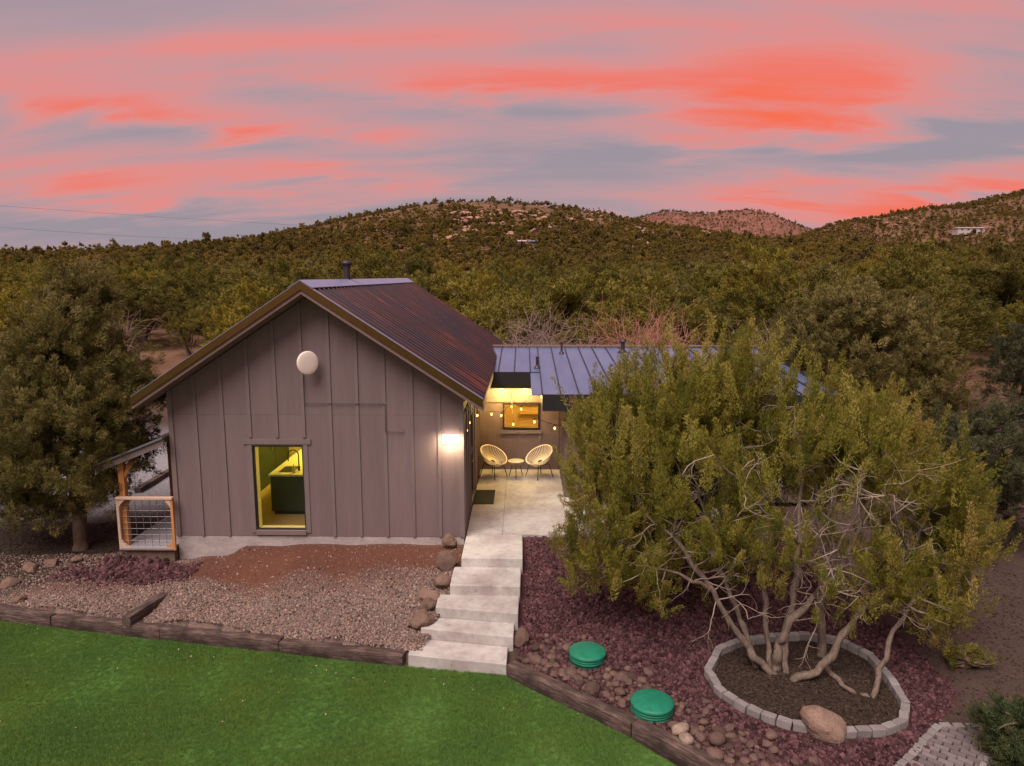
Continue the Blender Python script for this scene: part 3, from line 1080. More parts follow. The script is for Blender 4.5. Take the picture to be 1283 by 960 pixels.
for x in (X0 + .045, X1_ - .045):
    MB().box(x - .045, x + .045, Y0 - .022, Y0 + .003, 0.001, roof_z(x) - UND - .012).build('corner_board', 'trim', house)
# side wall boards and battens facing the patio
ys = [Y0 + .51 * k for k in range(0, 22)]
for k in range(len(ys) - 1):
    a, b_ = ys[k] + .004, ys[k + 1] - .004
    if b_ > 18.2:
        break
    if a > DY0 - .5 and b_ < DY1 + .5 and not (b_ < DY0 or a > DY1):
        MB().box(X1_ - .019, X1_ + .003, a, b_, 2.16, 2.42).build('board', 'siding', house)
        continue
    MB().box(X1_ - .019, X1_ + .003, a, b_, 0.002, 2.42).build('board', 'siding', house)
    MB().box(X1_ + .004, X1_ + .024, ys[k + 1] - .03, ys[k + 1] + .03, .002, 2.42).build('batten', 'trim', house)
MB().box(X0 + .01, X1_ - .01, Y0 + .012, Y1_ - .1, -1.0, -.004).build('foundation', 'foundation', house, bevel=.01)
# window: frame, sill, lintel, pane
wf = MB()
fw = .026
for (a, b_, z0, z1) in ((WX0, WX0 + fw, WZ0, WZ1), (WX1 - fw, WX1, WZ0, WZ1), (WX0 + fw, WX1 - fw, WZ0, WZ0 + fw), (WX0 + fw, WX1 - fw, WZ1 - fw, WZ1)):
    wf.box(a, b_, Y0 + .02, Y0 + .07, z0, z1)
win = wf.build('window', 'dark_trim', house)
MB().box(WX0 + fw, WX1 - fw, Y0 + .04, Y0 + .048, WZ0 + fw, WZ1 - fw).build('pane', 'window_glass', win)
MB().box(WX0 - .16, WX1 + .16, Y0 - .021, Y0 + .003, WZ1 + .03, WZ1 + .13).build('lintel', 'trim', house)
for x in (WX0 - .05, WX1 + .05):
    MB().box(x - .045, x + .045, Y0 - .012, Y0 + .003, WZ0 - .05, WZ1 + .029).build('window_trim', 'trim', house)
MB().box(WX0 - .002, WX1 + .002, Y0 - .03, Y0 + .003, WZ0 - .09, WZ0 - .002).build('sill', 'trim', house)
jam = MB()
for (a, b_, z0, z1) in ((WX0 + .002, WX0 + .03, WZ0, WZ1), (WX1 - .014, WX1 - .002, WZ0, WZ1), (WX0 + .014, WX1 - .014, WZ1 - .014, WZ1 - .002), (WX0 + .014, WX1 - .014, WZ0 + .002, WZ0 + .014)):
    jam.box(a, b_, Y0 + .072, Y0 + .23, z0, z1)
jam.build('jamb', 'interior_wall', house)

# roof: ribbed sheets, ridge cap, rake and eave boards
deck = MB()
for s_, xe in ((-1, EL), (1, ER)):
    deck.prism_y([(XR, ZR - .05), (xe, roof_z(xe) - .05), (xe, roof_z(xe) - .09), (XR, ZR - .09)][::s_], YR0 + .05, YR1)
roof = deck.build('roof', 'fascia', house)


def ribbed(x_a, x_b, y_a, y_b, zf_, rib=.305, nx_=2):
    prof = []
    y = y_a
    while y < y_b - .02:
        for dy_, dz_ in ((0, .0), (.022, .06), (.075, .06), (.097, 0)):
            if y + dy_ <= y_b:
                prof.append((y + dy_, dz_))
        y += rib
    prof.append((y_b, 0))
    m_ = MB()
    v, f = [], []
    for (yy, dzz) in prof:
        v += [(x_a, yy, zf_(x_a) + dzz), (x_b, yy, zf_(x_b) + dzz)]
    for i in range(len(prof) - 1):
        f.append((2 * i, 2 * i + 1, 2 * i + 3, 2 * i + 2))
    m_.add(v, f)
    return m_


y = YR0 + .04
while y < YR1 - .05:
    y2 = min(y + .915, YR1)
    for xa, xb in ((XR + .02, ER), (EL, XR - .02)):
        o = ribbed(xa, xb, y, y2, lambda x: roof_z(x) - .035).build('roof_sheet', 'rust_roof', roof)
        sd = o.modifiers.new('thickness', 'SOLIDIFY')
        sd.thickness = .004
    y = y2
MB().prism_y([(XR - .22, ZR - .145 + .045), (XR, ZR + .035), (XR + .22, ZR - .145 + .045), (XR + .22, ZR - .145 + .035), (XR, ZR + .025), (XR - .22, ZR - .145 + .035)][::-1],
             YR0 - .01, YR1 + .02).build('ridge_cap', 'ridge_metal', roof)
for xe in (EL, ER):
    xs = XR
    # metal rake flashing above a wooden rake board
    MB().prism_y([(xs, ZR + .012), (xe, roof_z(xe) + .012), (xe, roof_z(xe) - .135), (xs, ZR - .135)][::(1 if xe > xs else -1)], YR0, YR0 + .03).build('rake_trim', 'rake_metal', roof)
    MB().prism_y([(xs, ZR + .022), (xe, roof_z(xe) + .022), (xe, roof_z(xe) + .013), (xs, ZR + .013)][::(1 if xe > xs else -1)], YR0, YR0 + .10).build('rake_cover', 'ridge_metal', roof)
    MB().prism_y([(xs, ZR - .115), (xe, roof_z(xe) - .115), (xe, roof_z(xe) - .215), (xs, ZR - .215)][::(1 if xe > xs else -1)], YR0 + .033, YR0 + .063).build('rake_board', 'fascia', roof)
    MB().prism_y([(xs, ZR - .218), (xe, roof_z(xe) - .218), (xe, roof_z(xe) - .228), (xs, ZR - .228)][::(1 if xe > xs else -1)], YR0 + .064, Y0 + .1).build('soffit', 'fascia', roof)
    sx = 1 if xe > xs else -1
    MB().box(min(xe - sx * .03, xe), max(xe - sx * .03, xe), YR0 + .07, YR1, roof_z(xe) - .21, roof_z(xe) - .095).build('eave_board', 'fascia', roof)
sp = MB().tube([(-3.99, 16.2, roof_z(-3.99) - .1), (-3.99, 16.2, 5.26)], .075, 14).build('stove_pipe', 'vent_metal', roof)
MB().lathe([(.078, 5.22), (.125, 5.27), (.125, 5.31), (.05, 5.34), (0, 5.345)], 16, (-3.99, 16.2, 0)).build('cap', 'vent_metal', sp)

# ------------------------------------------------------------------ kitchen seen through the window
room = thing('kitchen_room', 'warm lit kitchen shell with pale walls behind the tall window', 'room', (-3.9, 16, 0))
MB().box(X0 + .12, X1_ - .15, Y0 + .18, 19.4, -.003, .02).build('floor', 'interior_floor', room)
MB().box(X0 + .12, X1_ - .15, 19.4, 19.5, .0, 2.5).build('wall', 'interior_wall', room)
MB().box(X0 + .12, X0 + .16, Y0 + .18, 19.4, .021, 2.45).build('wall', 'interior_wall', room)
MB().box(X0 + .12, X1_ - .15, Y0 + .18, 19.5, 2.46, 2.5).build('ceiling', 'interior_wall', room)
cp = G(341, 645, .02)
cx0, cy0 = cp[0], cp[1]
isl = thing('kitchen_counter', 'dark green cabinet counter with pale top seen through the tall window', 'counter', (cx0 + .6, cy0 + 1, .02))
MB().box(cx0, cx0 + 1.1, cy0, cy0 + 2.6, .10, .86).build('cabinet', 'cabinet_green', isl)
MB().box(cx0 + .04, cx0 + 1.06, cy0 + .05, cy0 + 2.55, .02, .10).build('plinth', 'sink_dark', isl)
MB().box(cx0 - .03, cx0 + 1.13, cy0 - .03, cy0 + 2.63, .861, .90).build('countertop', 'counter', isl)
MB().box(cx0 + .12, cx0 + .44, cy0 + .16, cy0 + .62, .901, .906).build('sink', 'sink_dark', isl)
fa = MB()
fx = PY(375, 595, cy0 + .30)[0] - cx0
fp = [(0, 0, 0), (0, 0, .34)] + [(-.11 + .11 * math.cos(a), 0, .34 + .11 * math.sin(a)) for a in np.linspace(.3, math.pi, 8)] + [(-.22, 0, .20)]
fa.tube([(cx0 + fx + p[0], cy0 + .30 + p[1], .90 + p[2]) for p in fp], .013, 8)
fa.tube([(cx0 + fx, cy0 + .30, .90), (cx0 + fx, cy0 + .30, 1.0)], .024, 8)
fo = fa.build('faucet', 'black_metal')
tag(set_origin(fo, (cx0 + fx, cy0 + .30, .90)), 'tall black arched faucet on the kitchen counter', 'faucet')
bt = MB().lathe([(.0, 0), (.03, 0), (.03, .12), (.012, .15), (.012, .19), (0, .19)], 12, (cx0 + fx - .05, cy0 + .12, .901)).build('soap_bottle', 'counter')
tag(set_origin(bt, (cx0 + fx - .05, cy0 + .12, .901)), 'small pale soap bottle beside the black faucet', 'bottle')
tc_ = thing('tall_cabinet', 'tall dark green cupboards along the kitchen wall', 'cabinet', (-6.3, 16.5, .02))
for k in range(3):
    o = MB().box(X0 + .165, X0 + .62, 14.9 + k * 1.05, 14.9 + k * 1.05 + 1.03, .021, 2.3).build('cupboard', 'cabinet_green', tc_)
    MB().box(X0 + .622, X0 + .642, 15.7 + k * 1.05, 15.73 + k * 1.05, .8, 1.3).build('handle', 'grey_metal', o)


def lamp(name, label, loc, size, power, col, glow='ceiling_glow', down=True):
    o = MB().lathe([(0, -.03), (size, -.03), (size, .03), (0, .03)], 20, loc).build(name, glow)
    tag(set_origin(o, loc), label, 'lamp')
    d = bpy.data.lights.new(name + '_light', 'POINT')
    d.energy = power
    d.color = col
    d.shadow_soft_size = size
    q = bpy.data.objects.new(name + '_light', d)
    q.location = (0, 0, -.12 if down else .12)
    C.objects.link(q)
    q.parent = o
    return o


lamp('ceiling_lamp', 'round glowing lamp on the kitchen ceiling', (-4.3, 16.0, 2.425), .16, 260, (1, .74, .10))

# ------------------------------------------------------------------ rear wing with low metal roof
wing = thing('rear_wing', 'low brown wing with blue grey standing seam roof behind the patio', 'house', (2.5, 18, 0))
YB_, YW = 18.05, 15.70
SW = .078
wz = lambda yy: 2.455 + SW * (yy - 15.2)
BXW0, BXW1, BZ0, BZ1 = PY(630, 520, YB_)[0], PY(676, 520, YB_)[0], PY(650, 537.5, YB_)[2], PY(650, 505, YB_)[2]
xl, xr_ = X1_ + .005, .96
mb = MB()
for (a, b_, z0, z1) in ((xl, BXW0, 0, 2.4), (BXW1, xr_, 0, 2.4), (BXW0, BXW1, 0, BZ0), (BXW0, BXW1, BZ1, 2.4)):
    mb.box(a, b_, YB_, YB_ + .12, z0, z1)
mb.build('wall', 'siding', wing)
mb = MB()
mb.box(xr_, 6.6, YW, YW + .12, -.1, 2.3)
mb.build('wall', 'siding', wing)
mb = MB()
mb.box(xr_, xr_ + .12, YW + .12, YB_ + .1, -.1, 2.3)
mb.build('wall', 'siding', wing)
MB().box(6.48, 6.6, YW + .12, 21.2, -.1, 2.3).build('wall', 'siding', wing)
MB().box(xr_ + .12, 6.48, 21.1, 21.2, -.1, 2.3).build('wall', 'siding', wing)
for x in (-.62, -.08, .44, .9):
    z1 = BZ0 - .1 if BXW0 - .1 < x < BXW1 + .12 else 2.21
    MB().box(x - .03, x + .03, YB_ - .02, YB_ - .002, .002, z1).build('batten', 'trim', wing)
for x in np.arange(1.05, 6.5, .45):
    MB().box(x - .03, x + .03, YW - .02, YW - .002, .002, 2.1).build('batten', 'trim', wing)
for yy in (15.76, 16.2, 16.7, 17.2, 17.7):
    MB().box(xr_ - .02, xr_ - .002, yy - .03, yy + .03, .002, 2.2).build('batten', 'trim', wing)
MB().box(xl + .02, xr_ - .02, YB_ - .03, YB_ - .003, BZ1 + .02, BZ1 + .14).build('trim_board', 'trim', wing)
MB().box(BXW0 - .06, BXW1 + .06, YB_ - .034, YB_ - .003, BZ0 - .12, BZ0 - .03).build('sill', 'trim', wing)
mb = MB()
fw = .04
for (a, b_, z0, z1) in ((BXW0, BXW0 + fw, BZ0, BZ1), (BXW1 - fw, BXW1, BZ0, BZ1), (BXW0 + fw, BXW1 - fw, BZ0, BZ0 + fw), (BXW0 + fw, BXW1 - fw, BZ1 - fw, BZ1)):
    mb.box(a, b_, YB_ - .03, YB_ + .05, z0, z1)
w2 = mb.build('window', 'dark_trim', wing)
MB().box(BXW0 + fw, BXW1 - fw, YB_ + .01, YB_ + .018, BZ0 + fw, BZ1 - fw).build('pane', 'window_glass', w2)
# roof
XS = .42
rb = MB()
rb.hexa([(-1.02, 17.52, wz(17.52) - .08), (XS, 17.52, wz(17.52) - .08), (XS, 21, wz(21) - .08), (-1.02, 21, wz(21) - .08),
         (-1.02, 17.52, wz(17.52) - .02), (XS, 17.52, wz(17.52) - .02), (XS, 21, wz(21) - .02), (-1.02, 21, wz(21) - .02)])
rb.hexa([(XS, 15.22, wz(15.22) - .08), (6.9, 15.22, wz(15.22) - .08), (6.9, 21, wz(21) - .08), (XS, 21, wz(21) - .08),
         (XS, 15.22, wz(15.22) - .02), (6.9, 15.22, wz(15.22) - .02), (6.9, 21, wz(21) - .02), (XS, 21, wz(21) - .02)])
rb.hexa([(-1.0, 21.01, wz(21) - .1), (6.9, 21.01, wz(21) - .1), (6.9, 24, 2.3), (-1.0, 24, 2.3), (-1.0, 21.01, wz(21) - .02), (6.9, 21.01, wz(21) - .02), (6.9, 24, 2.38), (-1.0, 24, 2.38)])
wroof = rb.build('roof', 'dark_trim', wing)
x = -1.02
while x < 6.88:
    x2 = min(x + .40, 6.9)
    ya = 17.5 if x2 <= XS + .05 else 15.2
    if x < XS < x2:
        x2 = XS
    m_ = MB()
    m_.hexa([(x + .004, ya, wz(ya) - .018), (x2 - .004, ya, wz(ya) - .018), (x2 - .004, 21, wz(21) - .018), (x + .004, 21, wz(21) - .018),
             (x + .004, ya, wz(ya)), (x2 - .004, ya, wz(ya)), (x2 - .004, 21, wz(21)), (x + .004, 21, wz(21))])
    o = m_.build('roof_panel', 'seam_roof', wroof)
    x = x2
    m_ = MB()
    m_.hexa([(x - .011, ya, wz(ya) - .003), (x + .011, ya, wz(ya) - .003), (x + .011, 21, wz(21) - .003), (x - .011, 21, wz(21) - .003),
             (x - .011, ya, wz(ya) + .035), (x + .011, ya, wz(ya) + .035), (x + .011, 21, wz(21) + .035), (x - .011, 21, wz(21) + .035)])
    m_.build('seam', 'vent_metal', wroof)
MB().box(-.9, 6.9, 20.95, 21.08, wz(21) + .036, wz(21) + .07).build('ridge_cap', 'fascia', wroof)
MB().box(-.98, XS - .003, 17.44, 17.497, wz(17.5) - .36, wz(17.5) + .012).build('fascia', 'dark_trim', wroof)
MB().box(XS, 6.9, 15.13, 15.197, wz(15.2) - .35, wz(15.2) + .012).build('fascia', 'dark_trim', wroof)
MB().box(XS, XS + .05, 15.2, 17.43, wz(15.2) - .35, wz(15.2) - .02).build('fascia', 'dark_trim', wroof)
MB().box(-1.1, XS, 17.5, YB_, 2.225, 2.25).build('soffit', 'interior_wall', wroof)
MB().box(XS + .05, 6.9, 15.2, YW, 2.11, 2.13).build('soffit', 'dark_trim', wroof)
MB().box(XS + .05, xr_, YW, YB_, 2.11, 2.13).build('soffit', 'interior_wall', wroof)
for (px, py, yy, r_, h_) in ((673, 464, 18.0, .035, .30), (703.5, 452, 20.0, .03, .34), (780, 447, 20.2, .06, .36)):
    p = PY(px, py, yy)
    z0 = wz(yy)
    vp = MB().tube([(p[0], yy, z0 - .02), (p[0], yy, z0 + h_)], r_, 10)
    vp.lathe([(r_ * 2.6, 0), (r_ * 2.2, .02), (r_ * 1.1, .07)], 14, (p[0], yy, z0 + .005))
    if r_ > .05:
        vp.lathe([(r_ * 1.7, .3), (r_ * 1.7, .36), (0, .40)], 14, (p[0], yy, z0))
    vp.build('vent_pipe', 'vent_metal', wroof)
# lit room behind the wing window
room2 = thing('wing_room', 'golden timber lined room behind the wing window', 'room', (0, 19.4, 0))
MB().box(-1.0, 1.6, 20.4, 20.5, 0, 2.35).build('wall', 'pale_wood', room2)
MB().box(-.95, 1.5, 18.2, 20.4, -.02, .02).build('floor', 'interior_floor', room2)
MB().box(-.95, 1.5, 18.2, 20.4, 2.3, 2.34).build('ceiling', 'interior_wall', room2)
MB().box(-1.0, -.96, 18.2, 20.4, .021, 2.29).build('wall', 'interior_wall', room2)
MB().box(1.5, 1.54, 18.2, 20.4, .021, 2.29).build('wall', 'interior_wall', room2)
for z in (1.05, 1.35):
    o = MB().box(-.1, 1.2, 20.2, 20.39, z, z + .03).build('shelf', 'pale_wood', room2)
lamp('ceiling_lamp', 'round glowing lamp on the ceiling of the room behind the wing window', (.3, 19.0, 2.27), .12, 90, (1, .62, .08))
# recessed lights under the wing eave
for x in (-.55, .05):
    lamp('soffit_light', 'small round light glowing under the dark eave above the wing window', (x, 17.72, 2.20), .05, 52, (1, .70, .22))['group'] = 'soffit lights over the patio'

# ------------------------------------------------------------------ side door, patio, steps
door = thing('side_door', 'dark framed glazed door opening onto the patio', 'door', (X1_, (DY0 + DY1) / 2, .0))
mb = MB()
mb.box(X1_ - .10, X1_ - .03, DY0, DY0 + .1, .02, 2.05)
mb.box(X1_ - .10, X1_ - .03, DY1 - .1, DY1, .02, 2.05)
for z in (.02, 1.05, 1.95):
    mb.box(X1_ - .10, X1_ - .03, DY0 + .1, DY1 - .1, z, z + .1)
leafd = mb.build('door_leaf', 'dark_trim', door)
for z0, z1 in ((.12, 1.05), (1.15, 1.95)):
    MB().box(X1_ - .07, X1_ - .06, DY0 + .1, DY1 - .1, z0, z1).build('pane', 'window_glass', leafd)
MB().tube([(X1_ - .03, DY0 + .06, 1.0), (X1_ + .03, DY0 + .06, 1.0), (X1_ + .03, DY0 + .16, 1.0)], .01, 8).build('handle', 'grey_metal', leafd)

patio = thing('concrete_patio', 'pale concrete patio slab between the house and the wing', 'patio', (0, 15.5, 0))
for (a, b_, c_, d_) in ((-1.1, -.402, 13.31, 15.684), (-.398, .893, 13.31, 15.684), (-1.1, -.402, 15.688, 18.045), (-.398, .955, 15.688, 18.045), (.897, 2.45, 13.31, 15.69), (2.454, 4.2, 13.31, 15.69)):
    MB().box(a, b_, c_, d_, -.13, 0).build('slab', 'concrete', patio, bevel=.006)
steps = thing('concrete_steps', 'flight of wide pale concrete steps from patio to lawn', 'steps', (-.7, 11.5, -.85))
ST = [((-1.10, 12.12), (.0, 12.10)), ((-1.23, 11.36), (-.04, 11.32)), ((-1.42, 10.90), (-.07, 10.69)), ((-1.61, 10.52), (-.14, 10.26)), ((-1.735, 10.02), (-.235, 9.77))]
back = ((-1.105, 13.305), (-.005, 13.305))
for k, (l_, r_) in enumerate(ST):
    z = -.001 - .17 * k
    bl, br = back
    MB().prism_z([l_, r_, (r_[0] + .01 if k else br[0], br[1]), (l_[0], bl[1])], -1.0, z).build('step', 'concrete', steps, bevel=.012)
    dxl = (l_[0] - bl[0])
    back = ((l_[0], l_[1] + .012), (r_[0], r_[1] + .012))

mt = MB()
p1, p2, p3, p4 = G(591, 632, 0), G(617, 632, 0), G(622, 614.5, 0), G(597, 614.5, 0)
mx0, mx1, my0, my1 = (p1[0] + p4[0]) / 2, (p2[0] + p3[0]) / 2, p1[1], p3[1]
mt.box(mx0, mx1, my0, my1, .001, .012)
mo = mt.build('door_mat', 'mat_weave')
tag(set_origin(mo, ((mx0 + mx1) / 2, (my0 + my1) / 2, .001)), 'black woven door mat on the concrete patio', 'mat')
for k in range(13):
    yy = my0 + .03 + k * (my1 - my0 - .06) / 12
    m_ = MB().box(mx0 + .015, mx1 - .015, yy - .012, yy + .012, .0125, .019)
    m_.build('weave_rib', 'mat_weave', mo)

# wall lamp on the gable
lp = PY(565, 550, Y0 - .06)
wlamp = thing('wall_lamp', 'bright oblong wall lamp at the corner of the gable wall', 'lamp', (lp[0], Y0 - .02, lp[2]))
MB().box(lp[0] - .12, lp[0] + .12, Y0 - .05, Y0 + .003, lp[2] - .06, lp[2] + .06).build('base_plate', 'dark_trim', wlamp, bevel=.01)
MB().box(lp[0] - .155, lp[0] + .155, Y0 - .10, Y0 - .051, lp[2] - .085, lp[2] + .085).build('diffuser', 'lamp_glow', wlamp, bevel=.03)
d = bpy.data.lights.new('wall_lamp_light', 'AREA')
d.energy = 22
d.color = (1, .83, .50)
d.size, d.size_y, d.shape = .3, .15, 'RECTANGLE'
d.spread = R(170)
q = bpy.data.objects.new('wall_lamp_light', d)
q.location = (0, -.12, 0)
q.rotation_euler = (R(55), 0, 0)
C.objects.link(q)
q.parent = wlamp

# satellite dish with its cable
dp = PY(386, 455, Y0 - .28)
dish = thing('satellite_dish', 'round pale satellite dish mounted on the gable wall', 'satellite dish', (dp[0], Y0, dp[2]))
nrm = Vector((.75, -1, -.05)).normalized()
sv = nrm.cross(Vector((0, 0, 1))).normalized()
uv = sv.cross(nrm)
m_ = MB()
prof = [(0.0, .012), (.10, .010), (.185, .006), (.20, 0), (.205, -.012), (.20, -.06), (.15, -.085), (0, -.09)]
v, f = [], []
for r_, h_ in prof:
    for k in range(28):
        a = 2 * math.pi * k / 28
        v.append(Vector(dp) + sv * (r_ * math.cos(a)) * .98 + uv * (r_ * math.sin(a)) * 1.08 + nrm * h_)
for i in range(len(prof) - 1):
    for k in range(28):
        f.append((i * 28 + k, i * 28 + (k + 1) % 28, (i + 1) * 28 + (k + 1) % 28, (i + 1) * 28 + k))
m_.add(v, f, True)
m_.build('reflector', 'dish_paint', dish)
m_ = MB().tube([Vector(dp) - nrm * .04, (dp[0] - .08, Y0 - .10, dp[2] - .02), (dp[0] - .08, Y0 - .002, dp[2] - .02)], .022, 8)
m_.box(dp[0] - .12, dp[0] - .04, Y0 - .045, Y0 - .02, dp[2] - .10, dp[2] + .08)
m_.build('bracket', 'grey_metal', dish)
cpts = [PY(a, b_, Y0 - .03) for a, b_ in ((381, 470), (381.5, 506), (482, 506.5), (483, 541), (506, 542), (506, 538))]
ca = MB().tube(cpts, .006, 5).build('cable', 'vent_metal')
tag(set_origin(ca, cpts[1]), 'thin dark cable stepping across the gable wall below the dish', 'cable')

# ------------------------------------------------------------------ left porch
yp = 12.98
DZ = -.17
rl = thing('porch_railing', 'pale wooden railing frame filled with square wire mesh', 'railing', (-7.3, yp, DZ))
q1, q2, q3, q4 = PY(146.5, 621.5, yp), PY(216.5, 625, yp), PY(222, 690, yp), PY(150.5, 687, yp)
ax0, ax1, az0, az1 = (q1[0] + q4[0]) / 2, (q2[0] + q3[0]) / 2, (q3[2] + q4[2]) / 2, (q1[2] + q2[2]) / 2
MB().box(ax0, ax1, yp - .06, yp + .03, az1 - .03, az1 + .012).build('top_rail', 'pale_wood', rl, bevel=.004)
MB().box(ax0 + .05, ax1 - .05, yp - .04, yp + .01, az0, az0 + .05).build('bottom_rail', 'pale_wood', rl, bevel=.004)
MB().box(ax0, ax0 + .05, yp - .04, yp + .01, az0, az1 - .031).build('stile', 'pale_wood', rl, bevel=.004)
MB().box(ax1 - .05, ax1, yp - .04, yp + .01, az0, az1 - .031).build('stile', 'pine', rl, bevel=.004)
for sx, cx in ((1, ax0 + .05), (-1, ax1 - .05)):
    for sz, cz in ((1, az0 + .05), (-1, az1 - .031)):
        MB().prism_y([(cx, cz), (cx + sx * .17, cz), (cx + sx * .10, cz + sz * .03), (cx + sx * .03, cz + sz * .10), (cx, cz + sz * .17)][::sx * sz], yp - .038, yp + .008).build('corner_brace', 'pine' if sz > 0 and sx < 0 else 'pale_wood', rl)
for k in range(1, 7):
    x = ax0 + .05 + (ax1 - ax0 - .1) * k / 7
    MB().tube([(x, yp + .018, az0 + .02), (x, yp + .018, az1 - .03)], .005, 5).build('wire', 'grey_metal', rl)
for k in range(1, 8):
    z = az0 + .05 + (az1 - az0 - .08) * k / 8
    MB().tube([(ax0 + .02, yp + .026, z), (ax1 - .02, yp + .026, z)], .005, 5).build('wire', 'grey_metal', rl)
porch = thing('side_porch', 'narrow porch with plank deck and sloped shed roof on orange posts', 'porch', (-7.3, 14, DZ))
xo = ax0 + .02
yy = 12.93
k = 0
while yy < 18.5:
    MB().box(xo, X0 + .005, yy, yy + .138, DZ - .03, DZ).build('deck_plank', 'deck_wood', porch)
    yy += .146
MB().box(xo + .06, X0 - .01, 13.02, 18.5, DZ - .3, DZ - .032).build('deck_frame', 'bark', porch)
ra, rb_ = PY(122, 584, 12.9), PY(209, 549, 12.9)
slp = (rb_[2] - ra[2]) / (rb_[0] - ra[0])
pz = lambda x: ra[2] + slp * (x - ra[0])
xw = X0 - .002
MB().prism_y([(ra[0], pz(ra[0]) + .02), (xw, pz(xw) + .02), (xw, pz(xw) + .05), (ra[0], pz(ra[0]) + .05)], 12.86, 17.6).build('roof', 'porch_skin', porch)
MB().prism_y([(ra[0] + .02, pz(ra[0] + .02) - .12), (xw, pz(xw) - .12), (xw, pz(xw) + .018), (ra[0] + .02, pz(ra[0] + .02) + .018)], 12.90, 12.94).build('fascia', 'trim', porch)
for yy in (13.6, 14.3, 15.0, 15.7, 16.4, 17.1):
    MB().prism_y([(ra[0] + .06, pz(ra[0] + .06) - .09), (xw, pz(xw) - .09), (xw, pz(xw) + .018), (ra[0] + .06, pz(ra[0] + .06) + .018)], yy, yy + .05).build('rafter', 'pine', porch)
xp = PY(157, 640, 13.1)[0]
for yy in (13.1, 15.0, 16.9):
    MB().box(xp - .055, xp + .055, yy - .055, yy + .055, DZ + .001, pz(xp) - .10).build('post', 'pine', porch, bevel=.005)
    zt = pz(xp) - .1
    MB().prism_y([(xp + .056, zt - .32), (xp + .056, zt - .2), (xp + .2, zt + .05), (xp + .3, zt + .06)][::-1], yy - .03, yy + .03).build('brace', 'pine', porch)
MB().box(xp - .05, xp + .05, 12.95, 17.4, pz(xp) - .099, pz(xp) + .0).build('beam', 'pine', porch)
gr = G(209, 586, -.1)
gl_ = G(172, 612, -.1)
kb = MB().bar((gl_[0], gl_[1], hz(gl_[0], gl_[1]) + .05), (gr[0] + .3, gr[1] + .3, hz(gr[0], gr[1]) + .05), .15, .15).build('driveway_timber', 'railway_timber')
tag(set_origin(kb, (gl_[0], gl_[1], hz(gl_[0], gl_[1]))), 'dark timber edging the gravel drive behind the porch', 'timber')

# ------------------------------------------------------------------ chairs and side table on the patio


def make_chair():
    t = thing('cord_chair', 'round woven cord lounge chair', 'chair')
    cc = Vector((0, .02, .58))
    A, B = Vector((.35, 0, 0)), Vector((0, .31, .19))
    nn = A.cross(B).normalized()
    if nn.z < 0:
        nn = -nn
    hub = Vector((0, .05, .40))
    MB().ring(cc, A, B, .016, 36, 8).build('rim', 'white_cord', t)
    m_ = MB()
    for i in range(44):
        a = 2 * math.pi * i / 44
        p0 = cc + A * math.cos(a) + B * math.sin(a)
        h = hub + A * math.cos(a) * .16 + B * math.sin(a) * .16
        m1 = p0.lerp(h, .35) - nn * .09
        m2 = p0.lerp(h, .7) - nn * .07
        m_.tube([p0, m1, m2, h], .010, 4, False)
    m_.build('cord_shell', 'white_cord', t)
    m_ = MB()
    m_.add([hub + A * .17 * math.cos(2 * math.pi * k / 16) + B * .17 * math.sin(2 * math.pi * k / 16) + nn * .004 for k in range(16)], [tuple(range(16))])
    m_.add([hub + A * .17 * math.cos(2 * math.pi * k / 16) + B * .17 * math.sin(2 * math.pi * k / 16) - nn * .01 for k in range(16)], [tuple(range(15, -1, -1))])
    m_.build('hub', 'black_metal', t)
    MB().ring((0, .03, .36), (.22, 0, 0), (0, .21, 0), .010, 28, 6).build('seat_ring', 'black_metal', t)
    for sx, sy in ((1, 1), (1, -1), (-1, 1), (-1, -1)):
        MB().tube([(sx * .17, .03 + sy * .17, .36), (sx * .24, .03 + sy * .25, .006)], .011, 6).build('leg', 'black_metal', t)
    return t


ch = make_chair()
cl_ = G(619.5, 598, 0)
cr_ = G(674.5, 598, 0)
ch.location = (cl_[0], cl_[1], 0)
ch.rotation_euler = (0, 0, R(52))
ch['label'] = 'round woven cord chair next to the house side wall, facing the side table'
ch['group'] = 'woven cord chairs on the patio'
ch2 = copy_tree(ch)
ch2.location = (cr_[0], cr_[1], 0)
ch2.rotation_euler = (0, 0, R(-52))
ch2['label'] = 'round woven cord chair next to the dark wing wall, facing the side table'
tb_ = G(646.5, 598, 0)
tb = thing('side_table', 'small round woven side table between the two cord chairs', 'table', (tb_[0], tb_[1], 0))
m_ = MB()
m_.ring((tb_[0], tb_[1], .42), (.185, 0, 0), (0, .185, 0), .014, 28, 6)
m_.build('rim', 'white_cord', tb)
m_ = MB()
for i in range(28):
    a = 2 * math.pi * i / 28
    m_.tube([(tb_[0] + .18 * math.cos(a), tb_[1] + .18 * math.sin(a), .42), (tb_[0] + .12 * math.cos(a), tb_[1] + .12 * math.sin(a), .34), (tb_[0] + .02 * math.cos(a), tb_[1] + .02 * math.sin(a), .32)], .006, 4, False)
m_.build('cord_basket', 'white_cord', tb)
MB().lathe([(0, .425), (.175, .425), (.175, .431), (0, .431)], 28, (tb_[0], tb_[1], 0)).build('top', 'counter', tb)
for k in range(3):
    a = R(-90 + 120 * k)
    MB().tube([(tb_[0] + .10 * math.cos(a), tb_[1] + .10 * math.sin(a), .34), (tb_[0] + .2 * math.cos(a), tb_[1] + .2 * math.sin(a), .006)], .010, 6).build('leg', 'black_metal', tb)


